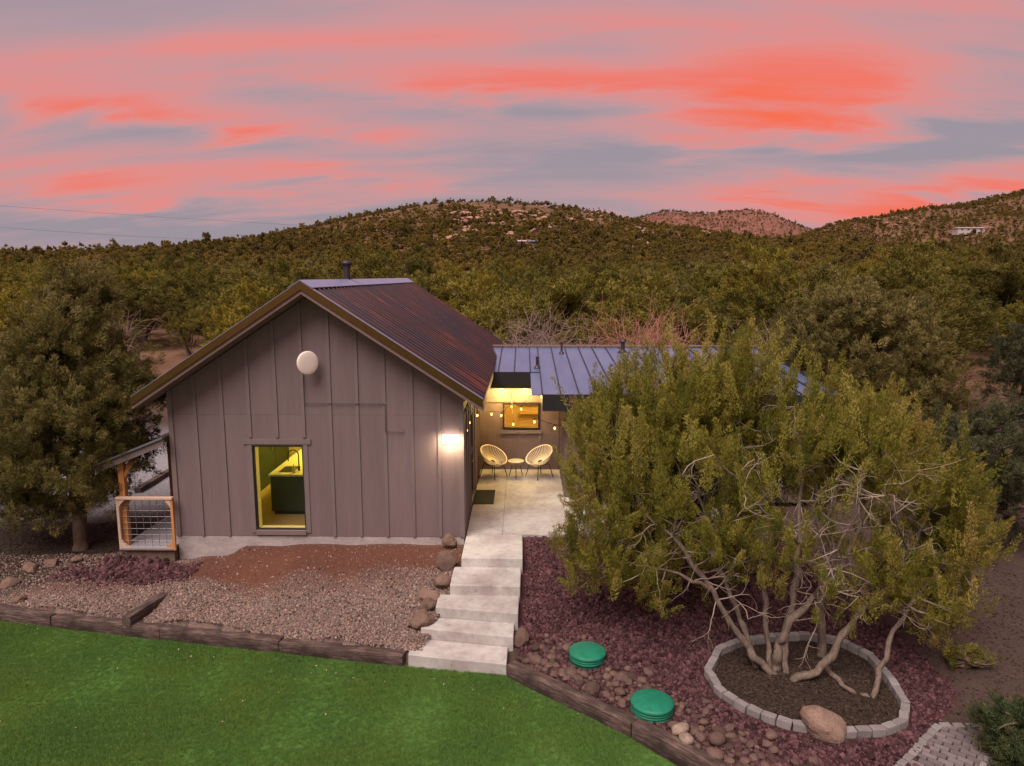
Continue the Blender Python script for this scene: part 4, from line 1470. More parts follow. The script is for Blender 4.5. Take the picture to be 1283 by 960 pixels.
def string_lights(label, pts, every):
    pts = [Vector(p) for p in pts]
    t = thing('string_lights', label, 'string lights', pts[0])
    MB().tube(pts, .006, 5).build('wire', 'black_metal', t)
    for i in every:
        p = pts[i]
        MB().tube([p, p - Vector((0, 0, .05))], .012, 6).build('socket', 'black_metal', t)
        MB().lathe([(0, -.108), (.012, -.104), (.020, -.085), (.017, -.07), (.012, -.05)], 10, p).build('bulb', 'bulb_glow', t)
    return t


def up(p, dz=.085):
    return (p[0], p[1], p[2] + dz)


string_lights('string of warm bulbs hanging from the gable eave across the wing window',
              [(-1.05, 16.6, 2.35), up(PY(598, 521, 16.4)), up(PY(616, 519.5, 16.6)), up(PY(628, 521, 16.8)), up(PY(641, 510, 17.0)), up(PY(653, 513, 17.1)), (.40, 17.2, 2.33)], [1, 2, 3, 4, 5])
string_lights('short string of warm bulbs running along the house side wall',
              [(-1.06, 13.3, 1.98), up(PY(584.8, 540, 13.75)), up(PY(588, 530, 14.6)), (-1.05, 15.9, 2.34)], [1, 2])
string_lights('string of warm bulbs along the wing front, half hidden in the big juniper',
              [(-.3, 17.3, 2.2), up(PY(643, 532, 16.2)), up(PY(669.5, 529, 15.8)), up(PY(695, 537, 15.4)), up(PY(760, 542, 15.0)), up(PY(820, 548, 14.6)), up(PY(877, 538, 14.2)), up(PY(890, 549, 13.9)), up(PY(899, 606, 13.6)), (3.9, 13.5, 1.6), (4.6, 15.12, 2.2)],
              [1, 2, 3, 4, 5, 6, 7, 8])

# ------------------------------------------------------------------ railway ties round the lawn


def tie(p0, p1, z0, z1, w, label, seed, group='timbers edging the lawn'):
    p0, p1 = Vector(p0), Vector(p1)
    d = p1 - p0
    L = d.length
    r_ = random.Random(seed)
    nx, ny, nz_ = max(8, int(L / .12)), 4, 4
    bm = bmesh.new()
    grid = {}
    off = Vector((seed * 3.1, seed * 1.7, 0))
    for i in range(nx + 1):
        for j in range(ny + 1):
            for k in range(nz_ + 1):
                if 0 < i < nx and 0 < j < ny and 0 < k < nz_:
                    continue
                p = Vector((L * i / nx, w * (j / ny - .5), z0 + (z1 - z0) * k / nz_))
                e = (j in (0, ny)) + (k in (0, nz_)) + (i in (0, nx))
                q = p + off
                p.y += .010 * noise.noise(q * 2.5) + .006 * noise.noise(q * 9)
                p.z += .012 * noise.noise(q * 2.1 + Vector((5, 5, 5))) + .006 * noise.noise(q * 8)
                if e >= 2:
                    p.y *= 1 - .06 * (1 + noise.noise(q * 6))
                    p.z -= .01 * (k == nz_) * (1 + noise.noise(q * 7))
                grid[(i, j, k)] = bm.verts.new(p)

    def quad(a, b_, c_, d_):
        bm.faces.new((grid[a], grid[b_], grid[c_], grid[d_]))
    for i in range(nx):
        for j in range(ny):
            quad((i, j, nz_), (i + 1, j, nz_), (i + 1, j + 1, nz_), (i, j + 1, nz_))
            quad((i, j, 0), (i, j + 1, 0), (i + 1, j + 1, 0), (i + 1, j, 0))
        for k in range(nz_):
            quad((i, 0, k), (i + 1, 0, k), (i + 1, 0, k + 1), (i, 0, k + 1))
            quad((i, ny, k), (i, ny, k + 1), (i + 1, ny, k + 1), (i + 1, ny, k))
    for j in range(ny):
        for k in range(nz_):
            quad((0, j, k), (0, j, k + 1), (0, j + 1, k + 1), (0, j + 1, k))
            quad((nx, j, k), (nx, j + 1, k), (nx, j + 1, k + 1), (nx, j, k + 1))
    me = bpy.data.meshes.new('railway_tie')
    bm.to_mesh(me)
    bm.free()
    me.polygons.foreach_set('use_smooth', [True] * len(me.polygons))
    o = link('railway_tie', me, 'railway_timber', None, None, (p0.x, p0.y, 0))
    me.transform(Matrix.Translation((0, 0, -z0)))
    o.location.z = z0
    o.rotation_euler = (0, 0, math.atan2(d.y, d.x))
    ed = o.modifiers.new('edges', 'EDGE_SPLIT')
    ed.split_angle = R(50)
    return tag(o, label, 'timber', group)


def lawn_pt(px, off=.11):
    """point of the left border under a pixel column, moved off the lawn"""
    best = None
    for yy in np.linspace(740, 860, 240):
        p = G(px, yy, -.85)
        dd = float(dist_poly(LAWN[:5], np.array([p[0]]), np.array([p[1]]), False)[0])
        if best is None or dd < best[0]:
            best = (dd, p)
    return (best[1][0] + .19 * off, best[1][1] + .98 * off, 0)


la, lb, lc, ld, le = lawn_pt(-120), lawn_pt(64), lawn_pt(200), lawn_pt(349), (-1.80, 10.07, 0)


def lerp(a, b_, t):
    return tuple(a[i] + (b_[i] - a[i]) * t for i in range(3))


tie(la, lerp(la, lb, .995), -.9, -.655, .2, 'weathered timber between lawn and the dark litter under the pinyon', 1)
tie(lb, lerp(lb, lc, .995), -.9, -.665, .2, 'dark weathered timber along the lawn below the red rock pile', 2)
tie(lc, lerp(lc, ld, .995), -.9, -.66, .2, 'weathered timber edging the lawn below the tall window', 3)
tie(ld, le, -.9, -.68, .2, 'weathered timber edging the lawn, butting against the concrete steps', 4)
ra0, ra1, ra2 = (-.17, 9.80, 0), (1.47, 8.41, 0), (4.6, 5.3, 0)
tie(ra0, lerp(ra0, ra1, .985), -.9, -.66, .2, 'splintered timber between the lawn and the river cobbles, beginning at the steps', 5)
tie(ra1, (3.2, 6.72, 0), -.9, -.645, .2, 'greyer splintered timber continuing the lawn edge past a joint', 6)
d0, d1 = G(158, 780, -.62), G(190, 752, -.55)
tie(d0, (d1[0] + .1, d1[1] + .1, 0), -.72, -.50, .17, 'short dark timber lying up the gravel slope', 7, 'timbers edging the lawn')

# ------------------------------------------------------------------ rocks
bold_me = [rock_mesh('boulder', 100 + i, 3, .35, .8, 5) for i in range(4)]
for me in bold_me:
    me.materials.append(MATS['boulder'])


def boulder(px, py, z, size, label, k, rz=0.0, tilt=0.0, mat=None, group='boulders along the steps', cat='boulder'):
    p = G(px, py, z)
    o = bpy.data.objects.new('boulder', bold_me[k % 4])
    C.objects.link(o)
    size = tuple(q * 1.08 for q in size)
    o.scale = size
    o.location = (p[0], p[1], hz(p[0], p[1]) + size[2] * .22)
    o.rotation_euler = (tilt, tilt * .6, rz)
    return tag(o, label, cat, group)


boulder(565, 688, -.2, (.26, .28, .40), 'orange upright boulder against the house corner by the steps', 0, .3)
boulder(562, 712, -.28, (.42, .42, .42), 'large tan boulder beside the upper steps', 1, 1.0)
boulder(552, 735, -.36, (.30, .28, .28), 'rounded grey brown boulder beside the middle steps', 2, .4)
boulder(541, 752, -.44, (.40, .34, .26), 'low brown boulder half sunk in gravel beside the middle steps', 3, .2)
boulder(527, 782, -.55, (.34, .40, .40), 'dark red leaning boulder beside the lower steps', 0, 2.2, .3)
boulder(536, 768, -.5, (.26, .26, .26), 'small red brown rock wedged beside the lower steps', 2, 1.2)
boulder(655, 797, -.55, (.26, .24, .34), 'tan upright boulder at the right foot of the steps', 1, .5)
bg_ = rock_mesh('boulder', 131, 3, .22, .8, 4)
bg_.materials.append(MATS['pale_boulder'])
p = G(1030, 912, -.6)
o = bpy.data.objects.new('boulder', bg_)
C.objects.link(o)
o.scale = (.62, .46, .52)
o.location = (p[0], p[1], hz(p[0], p[1]) + .13)
o.rotation_euler = (.25, .1, R(-50))
tag(o, 'large smooth tan boulder closing the gap in the tree ring', 'boulder')
for (px, py, s, k) in ((40, 715, .25, 1), (66, 712, .2, 2), (10, 728, .22, 0), (22, 742, .18, 3), (95, 708, .16, 2)):
    boulder(px, py, -.5, (s * 1.3, s, s), 'brown field stone in the leaf litter by the pinyon', k, px, 0, group='field stones by the pinyon')

cob_me = [rock_mesh('cobble', 200 + i, 2, .3, .72, 3 if i % 2 else 0) for i in range(8)]
for i, me in enumerate(cob_me):
    me.materials.append(MATS['cobble'])
placed = []
r_ = random.Random(5)
tries = 0
spine = [(-.12, 10.0), (1.52, 8.55), (3.0, 7.05)]
LIDS = [(736, 822, .265, .07), (817, 881, .275, .13)]
lid_xy = [G(a, b_, -.58)[:2] for a, b_, _, _ in LIDS]
while len(placed) < 210 and tries < 9000:
    tries += 1
    t = r_.uniform(0, 2)
    a, b_ = (spine[0], spine[1]) if t < 1 else (spine[1], spine[2])
    t = t % 1
    off = abs(r_.gauss(0, .28)) + .03
    x = a[0] + (b_[0] - a[0]) * t + off * .70
    y = a[1] + (b_[1] - a[1]) * t + off * .71
    s = min(max(r_.lognormvariate(math.log(.125), .42), .06), .25) * (1 if off < .4 else .75)
    if x < -.1 or any(math.hypot(x - q[0], y - q[1]) < (s + q[2]) * .40 for q in placed):
        continue
    if any(math.hypot(x - lx, y - ly) < .29 + s * .4 for lx, ly in lid_xy):
        continue
    placed.append((x, y, s))
    k = r_.randrange(8)
    o = bpy.data.objects.new('cobble', cob_me[k])
    C.objects.link(o)
    o.location = (x, y, hz(x, y) + s * .22)
    o.scale = (s * r_.uniform(.85, 1.35), s, s * r_.uniform(.8, 1.1))
    o.rotation_euler = (r_.uniform(-.3, .3), r_.uniform(-.3, .3), r_.uniform(0, 6.28))
    tag(o, 'reddish brown river cobble piled along the timber beside the red rock bed', 'cobble', 'cobbles along the timber')
for (px, py, s, lab, rz) in ((853, 912, (.30, .17, .17), 'oblong pale cobble among the brown cobbles', .5), (860, 924, (.2, .2, .17), 'white blotched cobble among the brown cobbles', 1.0), (741, 872, (.19, .16, .15), 'grey white speckled cobble against the timber', .2)):
    p = G(px, py, -.6)
    me = cob_me[2].copy()
    me.materials.clear()
    me.materials.append(MATS['pale_cobble'])
    o = bpy.data.objects.new('cobble', me)
    C.objects.link(o)
    o.location = (p[0], p[1], hz(p[0], p[1]) + .09)
    o.scale = s
    o.rotation_euler = (0, 0, rz)
    tag(o, lab, 'cobble')
# larger lava stones in the pile by the porch and in the bed
lv = [rock_mesh('lava_stone', 300 + i, 2, .5, .75, 4) for i in range(5)]
for me in lv:
    me.materials.append(MATS['lava'])
cnt = 0
while cnt < 60:
    x, y = r_.uniform(-8.2, -6.4), r_.uniform(12.1, 12.9)
    if zones(np.array([x]), np.array([y]))['lava'][0] < r_.uniform(.2, .9):
        continue
    s = r_.uniform(.06, .14)
    o = bpy.data.objects.new('lava_stone', lv[cnt % 5])
    C.objects.link(o)
    o.location = (x, y, hz(x, y) + s * .2)
    o.scale = (s * 1.2, s, s)
    o.rotation_euler = (r_.uniform(0, 6), r_.uniform(0, 6), r_.uniform(0, 6))
    tag(o, 'jagged dark red lava stone in the pile below the porch railing', 'rock', 'lava stones below the porch railing')
    cnt += 1
cnt = 0
while cnt < 70:
    x, y = r_.uniform(.2, 4.6), r_.uniform(7.2, 13.0)
    if zones(np.array([x]), np.array([y]))['lava'][0] < .4 or inside(LAWN, np.array([x]), np.array([y]))[0] or dist_poly(RING, np.array([x]), np.array([y]))[0] < .15:
        continue
    if any(math.hypot(x - q[0], y - q[1]) < q[2] * .6 + .05 for q in placed) or any(math.hypot(x - lx, y - ly) < .36 for lx, ly in lid_xy):
        continue
    s = r_.uniform(.07, .12)
    o = bpy.data.objects.new('lava_stone', lv[cnt % 5])
    C.objects.link(o)
    o.location = (x, y, hz(x, y) + s * .25)
    o.scale = (s * 1.2, s, s)
    o.rotation_euler = (r_.uniform(0, 6), r_.uniform(0, 6), r_.uniform(0, 6))
    tag(o, 'larger dark red lava stone lying on the red gravel bed', 'rock', 'larger lava stones on the bed')
    cnt += 1

# ------------------------------------------------------------------ green tank lids
for i, (px, py, rr, hh) in enumerate(LIDS):
    x, y = lid_xy[i]
    z = hz(x, y) - .06
    t = thing('tank_lid', ('low' if i == 0 else 'taller ribbed') + ' round green plastic tank lid in the red rock bed' + (' nearer the steps' if i == 0 else ' by the timber joint'), 'lid', (x, y, z), 0, 'green tank lids')
    prof = [(rr * .97, 0)]
    zz = .06
    while zz < .06 + hh:
        prof += [(rr * .97, zz), (rr, zz + .004), (rr, zz + .020), (rr * .97, zz + .024)]
        zz += .034
    top = zz
    MB().lathe(prof + [(rr * .97, top)], 48, (x, y, z)).build('riser', 'lid_green', t)
    MB().lathe([(rr * 1.03, top - .02), (rr * 1.04, top), (rr * 1.02, top + .014), (rr * .9, top + .028), (rr * .55, top + .045), (rr * .2, top + .052), (0, top + .053)], 48, (x, y, z)).build('cover', 'lid_green', t)
    for k in range(6):
        a = k * math.pi / 3 + .3
        MB().lathe([(0.011, top + .018), (0.011, top + .034), (0, top + .036)], 8, (x + rr * .9 * math.cos(a), y + rr * .9 * math.sin(a), z)).build('screw', 'lid_green', t)

# ------------------------------------------------------------------ tree ring of edging stones
rg = thing('tree_ring', 'oval ring of pale concrete edging stones round the big juniper', 'edging', (3.9, 9.4, -.62))
es = [rock_mesh('edging_stone', 330 + i, 2, .10, 1.0, 0) for i in range(1)]
bmx = []
for i in range(4):
    bm = bmesh.new()
    bmesh.ops.create_cube(bm, size=1.0)
    bmesh.ops.bevel(bm, geom=bm.edges[:] + bm.verts[:], offset=.10, segments=2, affect='EDGES', profile=.6)
    for v_ in bm.verts:
        v_.co += Vector((noise.noise(v_.co * 3 + Vector((i * 5, 0, 0))), noise.noise(v_.co * 3 + Vector((0, i * 5, 3))), noise.noise(v_.co * 3 + Vector((7, 0, i * 5))))) * .05
    me = bpy.data.meshes.new('edging_stone')
    bm.to_mesh(me)
    bm.free()
    me.materials.append(MATS['edging'])
    bmx.append(me)
segl = []
for i in range(len(RING)):
    a, b_ = Vector(RING[i]), Vector(RING[(i + 1) % len(RING)])
    segl.append((a, b_, (b_ - a).length))
tot = sum(s[2] for s in segl)
nst = int(tot / .185)


def ring_at(s):
    s %= tot
    for a, b_, L in segl:
        if s <= L:
            return a.lerp(b_, s / L), math.atan2((b_ - a).y, (b_ - a).x)
        s -= L
    return segl[-1][1], 0


bp = Vector(G(1030, 912, -.6)[:2])
for i in range(nst):
    p, _ = ring_at((i + .5) * tot / nst)
    q0, _ = ring_at(i * tot / nst)
    q1_, _ = ring_at((i + 1) * tot / nst)
    if (p - bp).length < .22:
        continue
    o = bpy.data.objects.new('edging_stone', bmx[i % 4])
    C.objects.link(o)
    o.parent = rg
    an = math.atan2((q1_ - q0).y, (q1_ - q0).x)
    o.location = (p.x - 3.9, p.y - 9.4, hz(p.x, p.y) + .03 + .62)
    o.scale = (.178, .11, .14)
    o.rotation_euler = (r_.uniform(-.08, .08), r_.uniform(-.06, .06), an + r_.uniform(-.06, .06))

# ------------------------------------------------------------------ brick path
bpth = thing('brick_path', 'small patch of weathered bricks laid in diagonal rows', 'paving', (5.2, 7.8, -.64))
PATH = [G(a, b_, -.62)[:2] for a, b_ in ((1176, 908), (1243, 913), (1250, 935), (1215, 985), (1100, 985), (1141, 946))]
bm = bmesh.new()
bmesh.ops.create_cube(bm, size=1.0)
bmesh.ops.bevel(bm, geom=bm.edges[:], offset=.06, segments=1, affect='EDGES')
brick_me = bpy.data.meshes.new('brick')
bm.to_mesh(brick_me)
bm.free()
brick_me.materials.append(MATS['brick'])
ang = R(-40)
ca_, sa_ = math.cos(ang), math.sin(ang)
for row in range(-14, 15):
    for colm in range(-9, 10):
        u = colm * .172 + (row % 2) * .086
        v = row * .086
        x, y = 5.2 + u * ca_ - v * sa_, 7.8 + u * sa_ + v * ca_
        if not inside(PATH, np.array([x]), np.array([y]))[0]:
            continue
        o = bpy.data.objects.new('brick', brick_me)
        C.objects.link(o)
        o.parent = bpth
        o.location = (x - 5.2 + r_.uniform(-.004, .004), y - 7.8 + r_.uniform(-.004, .004), hz(x, y) + .64 + r_.uniform(.0, .012))
        o.scale = (.158, .074, .06)
        o.rotation_euler = (r_.uniform(-.04, .04), r_.uniform(-.04, .04), ang + r_.uniform(-.03, .03))
dd = 0
for i in range(len(PATH)):
    a, b_ = Vector(PATH[i]), Vector(PATH[(i + 1) % len(PATH)])
    L = (b_ - a).length
    nb = max(1, int(L / .13))
    for k in range(nb):
        p = a.lerp(b_, (k + .5) / nb)
        o = bpy.data.objects.new('border_stone', bmx[k % 4])
        C.objects.link(o)
        o.parent = bpth
        o.location = (p.x - 5.2, p.y - 7.8, hz(p.x, p.y) + .64 + .01)
        o.scale = (.125, .09, .08)
        o.rotation_euler = (r_.uniform(-.1, .1), r_.uniform(-.1, .1), math.atan2((b_ - a).y, (b_ - a).x) + r_.uniform(-.2, .2))

# ------------------------------------------------------------------ foliage


def norm(a):
    return a / (np.linalg.norm(a, axis=-1, keepdims=True) + 1e-9)


def tuft_points(g, blobs, nt, shell=.5, low=-.45, clus=None):
    """tuft roots and outward normals over a set of ellipsoids (cx,cy,cz,rx,ry,rz,weight)"""
    B = np.array(blobs, float)
    w = B[:, 6] * (B[:, 3] * B[:, 4] * B[:, 5]) ** (2 / 3)
    k = g.choice(len(B), nt, p=w / w.sum())
    d = norm(g.normal(size=(nt, 3)))
    flip = (d[:, 2] < low)
    d[flip, 2] *= -1
    rr = shell + (1 - shell) * np.sqrt(g.uniform(0, 1, nt))
    c = B[k, :3] + d * B[k, 3:6] * rr[:, None]
    n_ = norm(d / B[k, 3:6])
    if clus:
        # gather the tufts into boughs so that lit and dark clumps alternate
        nc = max(4, nt // clus[0])
        cc, cn = c[:nc], n_[:nc]
        j = np.arange(nt) % nc
        o_ = g.normal(size=(nt, 3)) * clus[1] * np.array([1, 1, clus[2] if len(clus) > 2 else .8])
        c = cc[j] + o_
        n_ = norm(cn[j] * .8 + norm(o_) * .6)
        return c, n_, g.normal(0, 1, nc)[j]
    return c, n_, np.zeros(nt)


def leaves(g, c, n_, per, tl, tr, ll, lw, up, hue=.25, open_=1.0, ch_=0.0, face=.7, on=None):
    nt = len(c)
    ax = norm(n_ * (1 - up) + np.array([0, 0, up]) + g.normal(size=(nt, 3)) * .22)
    p1_ = norm(np.cross(ax, g.normal(size=(nt, 3))))
    p2_ = np.cross(ax, p1_)
    tlen = tl * g.uniform(.6, 1.4, nt)
    N_ = nt * per
    t = g.uniform(0, 1, (nt, per))
    ph = g.uniform(0, 2 * math.pi, (nt, per))
    rad = tr * np.sqrt(g.uniform(0, 1, (nt, per))) * np.clip(1.15 - t, .1, 1) ** .6
    radial = p1_[:, None] * np.cos(ph)[..., None] + p2_[:, None] * np.sin(ph)[..., None]
    pos = c[:, None] + ax[:, None] * (t * tlen[:, None])[..., None] + radial * rad[..., None]
    dr = norm(ax[:, None] * open_ + radial * g.uniform(.1, 1.1, (nt, per))[..., None] + g.normal(size=(nt, per, 3)) * .3)
    # sprays turn their faces outwards, so the crown shades as a volume
    outn = (n_ if on is None else on)[:, None]
    sd = norm(np.cross(dr, outn * face + norm(radial * .6 + ax[:, None] * .4) * (.55 * face) + g.normal(size=(nt, per, 3)) * (1 - face) * .6))
    L = (ll * g.uniform(.6, 1.4, (nt, per)))[..., None]
    Wd = (lw * g.uniform(.7, 1.3, (nt, per)))[..., None]
    V = np.empty((nt, per, 3, 3))
    V[:, :, 0] = pos - sd * Wd * .5
    V[:, :, 1] = pos + sd * Wd * .5
    V[:, :, 2] = pos + dr * L
    var = np.clip((g.normal(.45, hue, nt) + .16 * ch_)[:, None] + g.normal(0, .14, (nt, per)) + .12 * (t - .5), 0, 1)
    return V.reshape(-1, 3), np.repeat(var.reshape(-1), 3)


def leaf_mesh(name, V, var, mat):
    me = mesh_np(name, V, np.arange(len(V)).reshape(-1, 3), var)
    me.materials.append(MATS[mat])
    return me


def curved(g, a, b_, sag, nseg=5):
    a, b_ = np.asarray(a, float), np.asarray(b_, float)
    L = np.linalg.norm(b_ - a)
    mid = (a + b_) / 2 + g.normal(size=3) * L * .10 + np.array([0, 0, sag * L])
    t = np.linspace(0, 1, nseg)[:, None]
    return (1 - t) ** 2 * a + 2 * t * (1 - t) * mid + t ** 2 * b_ + g.normal(size=(nseg, 3)) * L * .018 * (t * (1 - t) * 4)


def twig(mb_, g, p0, d0, L, r0, depth, wob=.28, sides=4):
    """recursive bare branch"""
    n_ = 4
    pts, d_ = [np.array(p0)], np.array(d0, float)
    for i in range(n_):
        d_ = norm(d_ + g.normal(size=3) * wob)
        pts.append(pts[-1] + d_ * L / n_)
    mb_.tube(pts, list(np.linspace(r0, r0 * .45, n_ + 1)), sides, False)
    if depth > 0:
        for i in range(g.integers(2, 4)):
            k = g.integers(2, n_ + 1)
            twig(mb_, g, pts[k], norm(d_ + g.normal(size=3) * .65), L * g.uniform(.5, .75), r0 * .58, depth - 1, wob, 3)


# ---------------------------------------------------------------- big multi-stem juniper in the ring
g = np.random.default_rng(21)
hb = [(785, 590, 10.6, .80, .9, 1.15, 1.1), (765, 660, 10.5, .62, .8, .70, 1.0), (850, 545, 10.8, .85, .9, .95, 1.1), (925, 525, 10.5, .75, .9, .80, 1.0), (880, 640, 9.9, .95, .8, .75, .9),
      (1000, 560, 10.4, .85, .9, .80, .9), (1075, 590, 10.1, .80, .9, .65, .8), (1010, 660, 9.6, .95, .7, .60, .55), (1140, 620, 10.0, .75, .8, .55, .8), (1110, 700, 9.6, .85, .8, .50, .7),
      (1180, 700, 9.8, .45, .6, .70, .8), (1150, 755, 9.6, .60, .6, .32, .8), (950, 715, 9.4, .75, .6, .26, .6), (1050, 745, 9.3, .55, .5, .20, .5), (860, 712, 9.8, .75, .6, .25, .7), (760, 705, 10.3, .55, .5, .22, .9), (815, 722, 10.1, .5, .5, .18, .8), (1165, 775, 9.5, .42, .4, .22, .9), (900, 600, 11.1, 1.2, .7, .9, .8), (1010, 630, 10.8, 1.2, .6, .65, .8), (820, 640, 11.0, .9, .6, .7, .8), (740, 680, 10.9, .45, .5, .5, 1.0), (790, 690, 10.7, .6, .6, .4, 1.0), (840, 680, 10.6, .6, .6, .45, .9), (740, 610, 11.0, .4, .5, .7, 1.0), (1195, 765, 9.7, .35, .4, .26, 1.0), (1205, 690, 9.9, .32, .4, .5, 1.0)]
blobs = []
for px, py, yy, rx, ry, rz_, w in hb:
    p = PY(px, py, yy)
    blobs.append((p[0], p[1], p[2], rx, ry, rz_, w))
jx, jy = G(985, 842, -.62)[:2]
jun = thing('juniper_tree', 'big many stemmed juniper with twisted pale trunks inside the stone ring', 'tree', (jx, jy, hz(jx, jy)))
limbs = [
    [(975, 842, 9.50, .085), (945, 825, 9.55, .075), (915, 780, 9.55, .065), (893, 740, 9.6, .055), (858, 690, 9.8, .045), (805, 640, 10.2, .03), (775, 570, 10.5, .015)],
    [(950, 832, 9.65, .06), (930, 785, 9.75, .05), (917, 745, 9.85, .045), (898, 690, 10.1, .04), (875, 620, 10.4, .03), (850, 520, 10.7, .015)],
    [(968, 838, 9.65, .06), (962, 800, 9.75, .05), (957, 755, 9.85, .045), (950, 690, 10.0, .04), (932, 600, 10.3, .03), (925, 490, 10.5, .012)],
    [(970, 840, 9.6, .10), (975, 805, 9.6, .085), (990, 775, 9.6, .07), (1020, 750, 9.65, .06), (1060, 700, 9.8, .05), (1085, 640, 9.9, .035), (1110, 585, 10.0, .015)],
    [(985, 845, 9.5, .08), (985, 790, 9.65, .07), (993, 740, 9.8, .06), (1000, 680, 9.9, .05), (1003, 600, 10.1, .035), (995, 510, 10.4, .012)],
    [(1030, 822, 9.95, .10), (1027, 765, 10.0, .085), (1034, 710, 10.1, .07), (1040, 640, 10.2, .045), (1060, 560, 10.3, .02)],
    [(992, 853, 9.35, .085), (1022, 843, 9.3, .08), (1048, 815, 9.3, .075), (1062, 785, 9.3, .065), (1092, 755, 9.4, .05), (1135, 705, 9.6, .035), (1165, 640, 9.9, .015)],
    [(1031, 824, 9.9, .05), (1042, 845, 9.4, .05), (1064, 866, 9.05, .05), (1092, 876, 8.95, .055), (1101, 840, 9.1, .055), (1118, 790, 9.3, .045), (1150, 745, 9.5, .035), (1190, 690, 9.8, .015)],
    [(893, 740, 9.6, .04), (850, 720, 9.7, .03), (800, 700, 10.1, .02), (755, 665, 10.4, .01)],
    [(1000, 680, 9.9, .035), (960, 640, 9.5, .025), (920, 600, 9.4, .018), (895, 570, 9.4, .008)],
    [(1020, 750, 9.65, .035), (1050, 690, 9.3, .025), (1075, 640, 9.2, .02), (1080, 590, 9.3, .008)],
    [(1135, 705, 9.6, .03), (1128, 660, 9.2, .02), (1110, 620, 9.1, .012), (1120, 590, 9.2, .006)],
]
nodes = []
for i, lm in enumerate(limbs):
    pts = [np.array(PY(a, b_, c_)) for a, b_, c_, _ in lm]
    rad = [q[3] for q in lm]
    if i < 8:
        gz_ = hz(pts[0][0], pts[0][1])
        pts[0][2] = gz_ - .06
    # densify and wobble
    P, Rr = [], []
    for k in range(len(pts) - 1):
        for t in (0, .33, .66):
            P.append(pts[k] * (1 - t) + pts[k + 1] * t + g.normal(size=3) * .022 * (k > 0 or t > 0))
            Rr.append(.7 * (rad[k] * (1 - t) + rad[k + 1] * t) * g.uniform(.85, 1.15))
    P.append(pts[-1])
    Rr.append(rad[-1])
    m_ = MB().bark_tube(P, Rr, 12, .38, i * 3.7)
    m_.build('trunk' if i < 8 else 'branch', 'silver_bark', jun)
    nodes += [(p, r_0) for p, r_0 in zip(P, Rr) if p[2] > .35]
NP = np.array([q[0] for q in nodes])
tc, tn, th = tuft_points(g, blobs, 4200, .35, -.5, (12, .12, 2.1))
# bare openings where the twigs show
op = np.zeros(len(tc), bool)
for px, py, yy, r0 in ((1010, 640, 9.2, .36), (1115, 655, 9.1, .30), (905, 640, 9.3, .28), (960, 590, 9.5, .24), (1060, 600, 9.4, .22), (1150, 690, 9.3, .22), (860, 600, 9.9, .2)):
    p = np.array(PY(px, py, yy))
    dl = tc - p
    op |= (np.hypot(dl[:, 0], dl[:, 2]) < r0 * 1.25) & (tc[:, 1] < 10.4) & (g.uniform(0, 1, len(tc)) < .9)
twg = MB()
sel = g.choice(len(tc), 420, replace=False)
for i in sel:
    dl = NP - tc[i]
    cost = np.linalg.norm(dl, axis=1) + .5 * np.clip(dl[:, 2], 0, 9)
    k = int(np.argmin(cost))
    twg.tube(curved(g, NP[k], tc[i], -.08), list(np.linspace(min(.014, nodes[k][1] * .7), .003, 5)), 4, False)
for i in range(110):
    k = g.integers(0, len(NP))
    d_ = norm(np.array([g.normal(0, .8), -abs(g.normal(.6, .5)), g.normal(.35, .5)]))
    twig(twg, g, NP[k], d_, g.uniform(.3, .6), .012, 2, .2, 4)
twg.build('twigs', 'silver_twig', jun, 'stuff')
tc, tn, th = tc[~op], tn[~op], th[~op]
on = norm(norm((tc - np.array([jx, jy + .6, 1.0])) / np.array([3, 1.6, 2.0])) * .6 + tn)
V, var = leaves(g, tc, tn, 190, .32, .066, .037, .0112, .74, .14, 1.2, th, .6, on)
# a second set of tall upright sprays on top
top_c, top_n, _ = tuft_points(g, [b_ for b_ in blobs if b_[2] > 1.2], 260, .92, .1)
V2, var2 = leaves(g, top_c, top_n, 380, .74, .085, .042, .0125, .88, .2)
V, var = np.concatenate([V, V2]), np.concatenate([var, var2])
off = np.array(jun.location)
link('crown', leaf_mesh('crown', V - off, var, 'leaf_hero'), None, jun)


